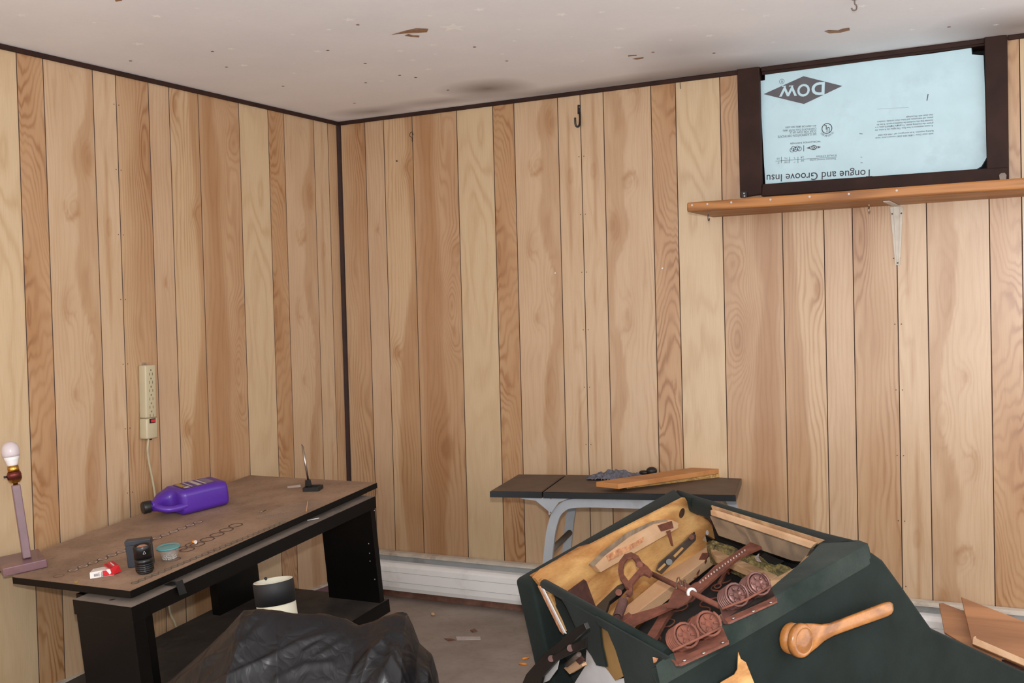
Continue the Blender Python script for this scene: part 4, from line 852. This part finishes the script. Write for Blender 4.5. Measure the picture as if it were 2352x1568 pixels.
rc = thing('recliner', 'overturned dark green recliner chair showing its open rusty underside', 'recliner chair', V((2.15,-1.45,0)))
def sh_(name, pts, ext, mat, parent=rc, bevel=0., seg=2): return MB().prism(pts, ext).build(name, mat, parent, bevel=bevel, seg=seg)
DPT = .50
sh_('left_side', [Lo, To, Ti, Li, rim((1222,1340))], -RN*DPT, 'green_fabric', bevel=.022, seg=4)
sh_('back_side', [To, rim((1610,1139)), rim((1900,1221)), Ro, Ri, Ti], -RN*.045, 'green_fabric', bevel=.012, seg=3)
lowb = [backp(p, -.085) for p in ((1610,1180),(1960,1290))]
sh_('back_lining', [lowb[0], lowb[1], lowb[1]-RN*.45, lowb[0]-RN*.45], -BN*.02, 'black_cloth')
sh_('right_side', [Fr, rim((1975,1259)), rim((1994,1247)), rim((1972,1239)), rim((1887,1242)), rim((1858,1275)), rim((1772,1347)), rim((1650,1430)), Fi], -RN*.05, 'green_dusty', bevel=.021, seg=4)
sp = [sidep(p, -.002) for p in [(1507,1530),(1700,1419),(1900,1303),(1975,1262),(2006,1258),(2032,1286),(2075,1345),(2110,1395),(2143,1442),(2250,1492),(2352,1540),(2460,1592)]]
e_ = sp[-1]; b0 = Fr.copy()
down = [V((e_.x, e_.y, .004)), V((Fr.x+.12, Fr.y+.25, .004))]
sp = [p-RN*(.012 if i < 5 else 0) for i, p in enumerate(sp)]
sh_('outer_panel', sp+down, -SN*.030, 'green_fabric', bevel=.013, seg=4)
bk = [sidep(p, -.034) for p in [(2085,1380),(2110,1412),(2138,1446),(2240,1492),(2345,1540),(2450,1592)]]
e_ = bk[-1]; sh_('backrest', bk+[V((e_.x, e_.y, .004)), V((bk[0].x, bk[0].y, .004))], -SN*.40, 'green_fabric', bevel=.04, seg=4)
# inner plywood of the left side, with knots
mb = MB().prism([plyp(p, .001) for p in [(1222,1326),(1240,1306),(1565,1142),(1578,1143),(1600,1180),(1650,1186),(1678,1236),(1672,1241),(1658,1242),(1652,1246),(1615,1226),(1606,1240),(1622,1246),(1560,1300),(1500,1400),(1440,1490),(1380,1500),(1320,1450)]], PNn*.011)
mb.build('plywood_panel', 'plywood', rc)
mb = MB()
for (px, py, a, b) in ((1566,1178,.017,.011),(1592,1229,.012,.007)):
    c0 = plyp((px,py), .0125); mb.disc(c0, PNn, a, 14, 0, .0006, b/a)
mb.build('wood_knot', 'knot', rc, recalc=False)
mb = MB(); c0 = plyp((1624,1223), .0125); mb.disc(c0, PNn, .0075, 16, 0, .0007, 1.); mb.build('bolt_hole', 'lining_white', rc, recalc=False)
sh_('edge_strip', [rim(p, -.001) for p in [(1217,1322),(1330,1256),(1352,1250),(1340,1264),(1280,1300),(1239,1333)]], RN*.002, 'shelf_wood')
# gouged wood block with rust plates
wb = sh_('wood_block', [plyp(p, .013) for p in [(1352,1296),(1380,1268),(1440,1222),(1500,1196),(1530,1193),(1545,1200),(1545,1212),(1367,1313)]], PNn*.022, 'pine_pale', bevel=.002)
sh_('bark_edge', [plyp(p, .0355) for p in [(1352,1296),(1380,1268),(1440,1222),(1500,1196),(1530,1193),(1534,1196),(1500,1203),(1445,1232),(1390,1274),(1362,1302)]], PNn*.0012, 'wood_grey', wb)
sh_('gouge', [plyp(p, .0355) for p in [(1392,1276),(1420,1260),(1440,1254),(1460,1244),(1478,1232),(1476,1244),(1440,1266),(1398,1288)]], PNn*.002, 'torn_fibre', wb)
sh_('rust_plate', [plyp(p, .0355) for p in [(1510,1206),(1542,1196),(1546,1212),(1518,1220)]], PNn*.002, 'rust', wb)
sh_('nail', [plyp(p, .038) for p in [(1530,1220),(1538,1217),(1545,1254),(1541,1252)]], PNn*.003, 'rust', wb)
sh_('rust_plate', [plyp(p, .014) for p in [(1296,1362),(1340,1330),(1345,1334),(1369,1398),(1330,1402)]], PNn*.003, 'rust_dark')
sh_('hinge_plate', [plyp(p, .018) for p in [(1619,1186),(1632,1184),(1652,1196),(1674,1220),(1658,1234)]], PNn*.006, 'rust_dark', bevel=.001)
# slotted bracket
bkt = sh_('slotted_bracket', [plyp(p, .022) for p in [(1505,1310),(1512,1292),(1575,1238),(1588,1224),(1597,1228),(1596,1240),(1550,1285),(1518,1318)]], PNn*.004, 'gunmetal', bevel=.001)
for pl in ([(1510,1308),(1526,1293),(1530,1296),(1514,1311)], [(1546,1276),(1566,1256),(1570,1259),(1550,1280)]): sh_('slot', [plyp(p, .0262) for p in pl], PNn*.001, 'plywood', bkt)
MB().cyl(plyp((1588,1233), .022), plyp((1588,1233), .034), .008, 18).build('pivot_bolt', 'rust', bkt)
MB().cyl(plyp((1537,1290), .022), plyp((1537,1290), .040), .009, 18).build('pivot_bolt', 'black_metal', bkt)
# light wood slat at the foot of the plywood
sl0 = [rim(p, .17) for p in [(1614,1246),(1638,1272),(1470,1400),(1430,1440),(1405,1420),(1440,1390)]]
sh_('wood_slat', sl0, -RN*.03, 'pine_pale', bevel=.002)
# back rails, stuffing and seat rail
sh_('back_rail', [backp(p, .004) for p in [(1639,1169),(1878,1246),(1870,1256),(1640,1180)]], BN*.010, 'pine_pale')
sh_('inner_rail', [backp(p, -.002) for p in [(1636,1160),(1895,1240),(1880,1249),(1639,1170)]], BN*.004, 'wood_tan')
sh_('grey_rail', [backp(p, -.002) for p in [(1640,1182),(1872,1258),(1856,1286),(1830,1283),(1660,1226)]], BN*.014, 'wood_grey')
c_pts = [(1626,1240),(1660,1250),(1700,1268),(1760,1286),(1815,1308),(1828,1310),(1800,1320),(1770,1316),(1700,1288),(1640,1260),(1622,1250)]
pl0 = [rim(p, .135) for p in c_pts]
mb = MB(); cen = sum(pl0, V((0,0,0)))/len(pl0); rings = []
for k, (sc, up) in enumerate(((1.02,-.05),(1.0,-.008),(.85,.003),(.55,.006),(.2,.007))):
    rings.append([cen+(p-cen)*sc+RN*(up+.006*math.sin(i*2.3+k)) for i, p in enumerate(spline(pl0+[pl0[0]], 5)[:-1])])
mb.loft(rings); mb.build('straw_stuffing', 'straw', rc)
sh_('torn_cloth', [rim(p, .122) for p in [(1748,1276),(1756,1269),(1785,1282),(1800,1287),(1780,1294),(1764,1289)]], -RN*.004, 'black_cloth')
sh_('torn_tuft', [rim(p, .112) for p in [(1733,1279),(1744,1270),(1742,1280),(1748,1288),(1738,1286)]], -RN*.003, 'label_white')
sh_('seat_rail', [rim(p, .128) for p in [(1632,1261),(1645,1262),(1775,1316),(1786,1321),(1772,1330),(1640,1275)]], -RN*.022, 'wood_tan', bevel=.002)
sh_('side_rail', [rim(p, .035) for p in [(1830,1300),(1850,1276),(1866,1268),(1862,1278),(1775,1354),(1652,1442),(1560,1500),(1524,1517),(1530,1500),(1630,1428),(1725,1356)]], -RN*.02, 'wood_tan', bevel=.002)
# floor of the box
mb = MB().prism([rim(p, .215) for p in [(1400,1510),(1640,1265),(1800,1330),(1920,1400),(1620,1700),(1330,1640)]], -RN*.004); mb.build('seat_lining', 'black_cloth', rc)
def sinuous(pa, pb, amp, n, d=.20):
    a, b = rim(pa, d), rim(pb, d); ax_ = (b-a).normalized(); sd_ = RN.cross(ax_); L = (b-a).length; pts = []
    for i in range(n*8+1):
        t = i/8; ph_ = t*PI; pts.append(a+ax_*(L*t/n+.006*math.sin(2*ph_))+sd_*amp*math.cos(ph_))
    return pts
for pa, pb, n in (((1618,1328),(1498,1470),8),((1664,1330),(1570,1466),7),((1722,1350),(1640,1480),6)):
    MB().tube(sinuous(pa, pb, .021, n), .0023, 8).build('zigzag_spring', 'rust', rc)
for (x, y, x2, y2) in ((1622,1272,1598,1318),(1678,1296,1652,1340),(1734,1318,1712,1352)):
    a, b = rim((x,y), .165), rim((x2,y2), .19)
    m1 = a.lerp(b, .45); mb = MB(); dd = (b-a).normalized(); s_ = RN.cross(dd)
    mb.box(a.lerp(m1,.5), (m1-a)*.5, s_*.012, RN*.004); mb.box(m1.lerp(b,.5), (b-m1)*.5, s_*.006, RN*.003); o = mb.build('spring_clip', 'rust', rc)
    MB().tube([b+s_*.010*math.cos(t*PI/6)+dd*(.010+.010*math.sin(t*PI/6)) for t in range(13)], .002, 6).build('clip_eye', 'rust', o)
# rusty linkage
def bar(name, pts, d, th, mat='rust', bev=.001): return sh_(name, [rim(p, d) for p in pts], -RN*th, mat, bevel=bev)
lk = bar('link_bar', [(1409,1430),(1430,1416),(1500,1396),(1560,1372),(1585,1345),(1600,1338),(1640,1300),(1700,1260),(1750,1226),(1788,1215),(1799,1221),(1804,1227),(1783,1255),(1768,1254),(1765,1247),(1700,1276),(1650,1318),(1612,1352),(1590,1374),(1540,1394),(1440,1438),(1418,1442)], .055, .008)
mb = MB()
for k in range(17):
    a = V((1608+k*6.4, 1337-k*4.75+(k>9)*(k-9)*.35, 0)); mb.add([rim((a.x+dx, a.y+dy), .0545) for dx, dy in ((-1.6,-1.8),(1.2,-2.6),(2.0,1.6),(-.6,2.2))], [[0,1,2,3]])
mb.build('worn_lettering', 'label_white', lk, recalc=False)
bar('cross_link', [(1475,1474),(1497,1440),(1515,1410),(1530,1392),(1545,1382),(1552,1388),(1530,1420),(1510,1456),(1492,1478)], .075, .012)
bar('link_foot', [(1409,1430),(1444,1405),(1453,1412),(1420,1436)], .048, .010)
a, b = rim((1475,1307), .045), rim((1660,1395), .045)
MB().cyl(a, b, .0066, 16).build('cross_rod', 'rust', rc)
MB().lathe([(.0075,-.004),(.0125,-.004),(.0125,.004),(.0075,.004)], a.lerp(b, .645), (b-a), 24, cap=False).build('nylon_washer', 'nylon_white', rc)
bar('pivot_plate', [(1530,1392),(1545,1358),(1556,1338),(1562,1330),(1574,1336),(1590,1346),(1598,1360),(1580,1380),(1556,1392)], .048, .006)
cl = [rim((1553,1352), .040), rim((1555,1330), .036), rim((1560,1326), .034), rim((1562,1338), .036), rim((1566,1346), .038), rim((1570,1333), .036), rim((1574,1333), .034), rim((1575,1352), .040)]
MB().tube(spline(cl, 4), .0016, 6).build('wire_clip', 'steel', rc)
cx, cy = 1450, 1303
arc = [(1475,1290),(1466,1275),(1450,1267),(1434,1272),(1422,1288),(1419,1308),(1424,1328),(1436,1344),(1446,1352)]
inn = [(1452,1345),(1444,1333),(1433,1318),(1431,1304),(1434,1290),(1441,1281),(1451,1279),(1458,1286),(1460,1296)]
bar('hook_bracket', arc+inn, .020, .006)
bar('hook_arm', [(1446,1352),(1434,1344),(1470,1302),(1455,1282),(1470,1286),(1488,1300),(1498,1312),(1492,1322),(1478,1315),(1470,1318),(1452,1340),(1452,1358),(1446,1366),(1436,1362)], .018, .008)
MB().cyl(rim((1469,1297), .012), rim((1469,1297), .024), .0085, 18).build('pivot_bolt', 'rust', rc)
bar('black_arm', [(1358,1402),(1372,1388),(1418,1344),(1432,1338),(1438,1346),(1424,1362),(1400,1380),(1392,1404),(1380,1410)], .026, .010, 'black_metal')
MB().cyl(rim((1421,1360), .016), rim((1421,1360), .034), .008, 16).build('pivot_bolt', 'rust', rc)
a, b = rim((1432,1380), .03), rim((1418,1418), .035); ax_ = (b-a).normalized(); s1 = ax_.orthogonal().normalized(); s2 = ax_.cross(s1); L = (b-a).length
MB().tube([a+ax_*(L*i/150)+(s1*math.cos(i*2*PI/10)+s2*math.sin(i*2*PI/10))*.0105 for i in range(151)], .0018, 6).tube(spline([rim((1440,1366), .02), rim((1436,1374), .024), a+s1*.008]), .0018, 6).build('coil_spring', 'rust_dark', rc)
# double coil rocker springs
def rocker(pts, c1, c2, mat, r1):
    base = sh_('rocker_spring', [rim(p, -.002) for p in pts], RN*.004, mat, bevel=.001)
    for (x, y), r in ((c1, r1), (c2, r1)):
        ct = rim((x, y), -.004); an = (RN*.45+SN*.75+(CAM-ct).normalized()*.25).normalized()
        s1 = an.orthogonal().normalized(); s2 = an.cross(s1); ct = ct+an*.004+RN*r*.75
        MB().tube([ct+an*(.045*(i/96-.62))+(s1*math.cos(i*2*PI/16)+s2*math.sin(i*2*PI/16))*r for i in range(97)], .0030, 8).build('coil', mat, base)
        mb = MB().lathe([(r*.78,.010),(r*.82,.012),(r*.80,.015),(r*.3,.014),(r*.25,.009),(.001,.009)], ct, an, 24); mb.build('coil_cup', mat, base)
        for t in range(6):
            q1 = ct+an*.0165+(s1*math.cos(t*PI/3)+s2*math.sin(t*PI/3))*r*.34; q2 = ct+an*.0165+(s1*math.cos(t*PI/3)+s2*math.sin(t*PI/3))*r*.72
            MB().tube([q1, q2], .0022, 6).build('cup_rib', mat, base)
    return base
def plate_up(base, pts, mat, h0):
    return None
r1 = rocker([(1653,1414),(1672,1424),(1785,1376),(1786,1384),(1676,1434),(1662,1434)], (1688,1390), (1738,1364), 'rust_shiny', .0255)
MB().prism([rim(p, .0) for p in [(1650,1388),(1664,1430),(1784,1380),(1770,1346),(1762,1334)]], -RN*.004).build('spring_plate', 'rust_shiny', r1)
MB().prism([rim(p, -.003) for p in [(1664,1424),(1672,1434),(1786,1384),(1780,1374)]], RN*.004).build('mounting_lip', 'rust', r1, bevel=.001)
MB().tube([rim((1658,1398), -.036), rim((1715,1376), -.042), rim((1770,1345), -.038)], .0026, 8).build('retaining_bar', 'rust', r1)
r2 = rocker([(1542,1516),(1564,1526),(1674,1472),(1675,1480),(1566,1530),(1552,1530)], (1572,1484), (1624,1457), 'rust', .0255)
MB().prism([rim(p, .0) for p in [(1540,1480),(1556,1524),(1674,1474),(1660,1440),(1652,1430)]], -RN*.004).build('spring_plate', 'rust', r2)
MB().prism([rim(p, -.003) for p in [(1552,1518),(1560,1530),(1675,1478),(1668,1466)]], RN*.004).build('mounting_lip', 'rust', r2, bevel=.001)
MB().tube([rim((1544,1494), -.036), rim((1600,1468), -.042), rim((1656,1440), -.038)], .0026, 8).build('retaining_bar', 'rust', r2)
for base, lst in ((r1, ((1684,1420),(1730,1404),(1770,1384))), (r2, ((1572,1517),(1616,1500),(1660,1476)))):
    for q in lst: MB().lathe([(.004,0),(.004,.002),(.0015,.003)], rim(q, -.0072), RN, 10).build('screw_head', 'steel', base)
# front rim bar and torn front
a, b = rim((1246,1338), .008), rim((1536,1502), .008)
MB().tube([a, a.lerp(b,.02), a.lerp(b,.5), b], [.006,.0125,.013,.014], 12).build('front_rim', 'green_fabric', rc)
f2 = lambda pts, off, th, name, mat, bev=0.: sh_(name, [frontp(p, off) for p in pts], FNn*th, mat, bevel=bev)
f2([(1240,1340),(1300,1372),(1545,1512),(1660,1700),(1380,1700),(1262,1420)], -.045, .006, 'front_board', 'green_fabric')
f2([(1292,1372),(1330,1392),(1371,1432),(1380,1470),(1395,1528),(1380,1528),(1345,1480),(1306,1394)], -.010, .006, 'front_apron', 'green_fabric', .002)
f2([(1305,1380),(1371,1430),(1452,1478),(1524,1516),(1530,1530),(1500,1530),(1490,1545),(1515,1610),(1452,1610),(1438,1545),(1416,1486),(1371,1430),(1382,1490),(1396,1530),(1382,1532),(1368,1522)], -.004, .006, 'front_apron', 'green_fabric', .002) if False else None
f2([(1300,1376),(1371,1416),(1381,1440),(1385,1480),(1396,1530),(1374,1526),(1352,1484),(1318,1414)], -.003, .005, 'front_apron', 'green_fabric')
f2([(1371,1414),(1540,1508),(1506,1530),(1524,1610),(1446,1610),(1437,1552),(1418,1490),(1400,1448),(1372,1430)], -.003, .005, 'front_apron', 'green_fabric')
f2([(1371,1428),(1400,1450),(1420,1492),(1441,1548),(1416,1562),(1393,1530),(1381,1488)], -.009, .003, 'hardboard_strip', 'hardboard')
f2([(1350,1476),(1358,1488),(1368,1502),(1376,1524),(1392,1532),(1418,1560),(1450,1552),(1462,1620),(1290,1620),(1326,1560),(1346,1528)], -.014, .002, 'torn_lining', 'lining_white')
f2([(1237,1344),(1242,1346),(1300,1448),(1296,1456),(1288,1448)], .002, .003, 'torn_edge', 'torn_fibre')
f2([(1246,1350),(1250,1352),(1298,1448),(1302,1454),(1296,1452)], .004, .003, 'torn_edge', 'lining_white')
f2([(1252,1358),(1262,1362),(1292,1424),(1302,1448),(1296,1446)], .0, .004, 'torn_edge', 'hardboard')
fb2 = f2([(1206,1568),(1216,1545),(1256,1500),(1290,1472),(1330,1438),(1350,1428),(1356,1442),(1344,1452),(1300,1490),(1262,1520),(1240,1560),(1230,1590)], .045, .010, 'footrest_arm', 'black_metal', .001)
f2([(1226,1590),(1246,1538),(1262,1512),(1320,1478),(1352,1462),(1348,1486),(1316,1500),(1284,1516),(1252,1552),(1240,1600)], .060, .008, 'footrest_arm', 'black_metal', .001)
for q in ((1310,1488),(1266,1512)): MB().cyl(frontp(q,.0605), frontp(q,.071), .008, 14).build('pivot_bolt', 'rust_dark', rc)
f2([(1239,1562),(1250,1545),(1274,1512),(1284,1508),(1286,1512),(1281,1536),(1262,1562),(1250,1567)], .052, .003, 'torn_lining', 'lining_white')
f2([(1305,1530),(1330,1512),(1346,1520),(1348,1526),(1318,1544)], .004, .012, 'wood_scrap', 'pine_pale')
f2([(1324,1512),(1332,1500),(1344,1514),(1336,1524)], .018, .006, 'rust_plate', 'rust_dark')
MB().cyl(frontp((1302,1526),.03), frontp((1330,1502),.03), .006, 12).build('link_rod', 'gunmetal', rc)
# corner cloth and tear on the outer panel
sh_('corner_flap', [plyp(p, .030) for p in [(1570,1139),(1600,1144),(1640,1160),(1636,1180),(1600,1182),(1586,1164)]], PNn*.006, 'green_fabric', bevel=.002)
sh_('torn_lining', [plyp(p, .038) for p in [(1606,1164),(1622,1160),(1635,1157),(1638,1161),(1620,1171),(1616,1168)]], PNn*.001, 'lining_white')
sh_('exposed_wood', [sidep(p, .0006) for p in [(1695,1497),(1700,1512),(1706,1516),(1712,1520),(1722,1545),(1738,1585),(1640,1590),(1655,1566),(1672,1556),(1686,1548),(1693,1536)]], SN*.0016, 'plywood')
sh_('wood_chip', [frontp(p, .012) for p in [(1500,1508),(1512,1512),(1508,1520),(1502,1522)]], FNn*.001, 'torn_fibre')
# lever handle
hc = sidep((1812,1464), 0.); hv = thing if False else None
lv = MB().lathe([(.033,.001),(.034,.004),(.034,.019),(.030,.021),(.030,.0235)], hc, SN, 40).build('lever_handle', 'oak_handle', rc)
ho = hc+SN*.024
MB().lathe([(.030,.0),(.037,.003),(.037,.013),(.034,.0175),(.027,.0195),(.0265,.0185),(.0255,.0195),(.010,.0195),(.001,.0195)], ho, SN, 40).build('lever_hub', 'oak_handle', lv)
he = sidep((2048,1394), .034); h0 = ho+SN*.010; hd = (he-h0).normalized(); hs = SN.cross(hd).normalized(); hn = hd.cross(hs); HL = (he-h0).length
rings = []
for t, w, th in ((.06,.033,.009),(.14,.027,.009),(.22,.0185,.009),(.32,.0145,.0085),(.5,.0148,.0085),(.75,.0158,.0085),(.93,.0165,.008),(.975,.0150,.007),(1.0,.0105,.005)):
    rings.append([h0+hd*HL*t+hs*w*math.copysign(abs(math.cos(k*PI/10))**.7, math.cos(k*PI/10))+hn*th*math.copysign(abs(math.sin(k*PI/10))**.7, math.sin(k*PI/10)) for k in range(20)])
MB().loft(rings).build('lever_grip', 'oak_handle', lv)

# ------------------------------------------------------------------ boards at the right
bn = V((0,-.827,.562)); bo = V((0,-.35,0))
bdp = lambda p, off=0.: hit(p, bo+bn*off, bn)
pts = [bdp(p) for p in [(2207,1370),(2214,1373),(2352,1426),(2470,1472),(2470,1585),(2352,1530),(2233,1479)]]
o = MB().prism(pts, bn*-.018).build('wood_board', 'board_brown', base=pts[5], bevel=.002); o['_o'] = tuple(pts[5])
MB().prism([bdp(p, .0004) for p in [(2234,1478),(2236,1463),(2241,1460),(2243,1466),(2262,1474),(2352,1513),(2470,1563),(2470,1583),(2352,1528)]], bn*.0008).build('raw_edge', 'pine_pale', o)
tag(o, 'larger brown wood board leaning at the right edge behind the recliner', 'board')
pts2 = [bdp(p, -.040) for p in [(2156,1385),(2166,1384),(2300,1436),(2300,1530),(2169,1452)]]
o = MB().prism(pts2, bn*-.014).build('wood_board', 'board_brown', base=pts2[4], bevel=.002); tag(o, 'smaller dark brown wood board behind the larger one, leaning on the heater', 'board')

# ------------------------------------------------------------------ floor litter
for (px, py), (dx, dy), mt, nm, lab in (((1207,1511),(14,-3),'orange','cigarette_butt','orange cigarette butt on the floor beside the recliner, the farther of two'),((1201,1524),(16,2),'orange','cigarette_butt','orange cigarette butt on the floor beside the recliner, the nearer of two')):
    a = onZ((px-dx/2,py-dy/2), .0045); b = onZ((px+dx/2,py+dy/2), .0045); tag(MB().cyl(a, b, .004, 10).build(nm, mt, base=a-Z_*.0045), lab, 'cigarette butt', 'cigarette butts on the floor')
a = onZ((994,1411), .006); tag(MB().ball(a+Z_*.002, .008, 10, 0, (1.2,1,.9)).build('cork_bit', 'wood_tan', base=a-Z_*.006), 'small tan nut-like bit on the floor in front of the heater', 'litter')
mb = MB().prism([onZ(q, .0012) for q in [(1047,1462),(1103,1462),(1104,1469),(1050,1470)]], Z_*.0012); tag(mb.build('paper_strip', 'label_white', base=onZ((1075,1466), 0)), 'pale paper strip lying on the concrete floor right of the black bag', 'paper')
mb = MB().prism([onZ(q, .0012) for q in [(1020,1466),(1036,1466),(1048,1470),(1030,1472)]], Z_*.0014); tag(mb.build('leaf_bit', 'rust_plate', base=onZ((1035,1468), 0)), 'brown leaf scrap on the floor touching the pale paper strip', 'litter')
mb = MB().prism([onZ(q, .0012) for q in [(1080,1448),(1090,1444),(1097,1450),(1086,1452)]], Z_*.003); tag(mb.build('leaf_bit', 'rust_plate', base=onZ((1088,1449), 0)), 'brown leaf scrap on the floor behind the pale paper strip', 'litter')

# ------------------------------------------------------------------ light: the camera's flash plus weak room light
fl = bpy.data.lights.new('flash', 'AREA'); fl.shape = 'DISK'; fl.size = .05; fl.energy = 55; fl.color = (1.0, .98, .96); fl.spread = PI
fo = bpy.data.objects.new('flash', fl); COL.objects.link(fo); fo.matrix_world = co.matrix_world.copy(); fo.location = CAM+UP*.13-RT*.01
w = bpy.data.worlds.new('room_light'); S.world = w; w.use_nodes = True; w.node_tree.nodes['Background'].inputs[0].default_value = (1.0, .985, .975, 1); w.node_tree.nodes['Background'].inputs[1].default_value = 2.4
for o in bpy.data.objects:
    if '_o' in o.keys(): del o['_o']
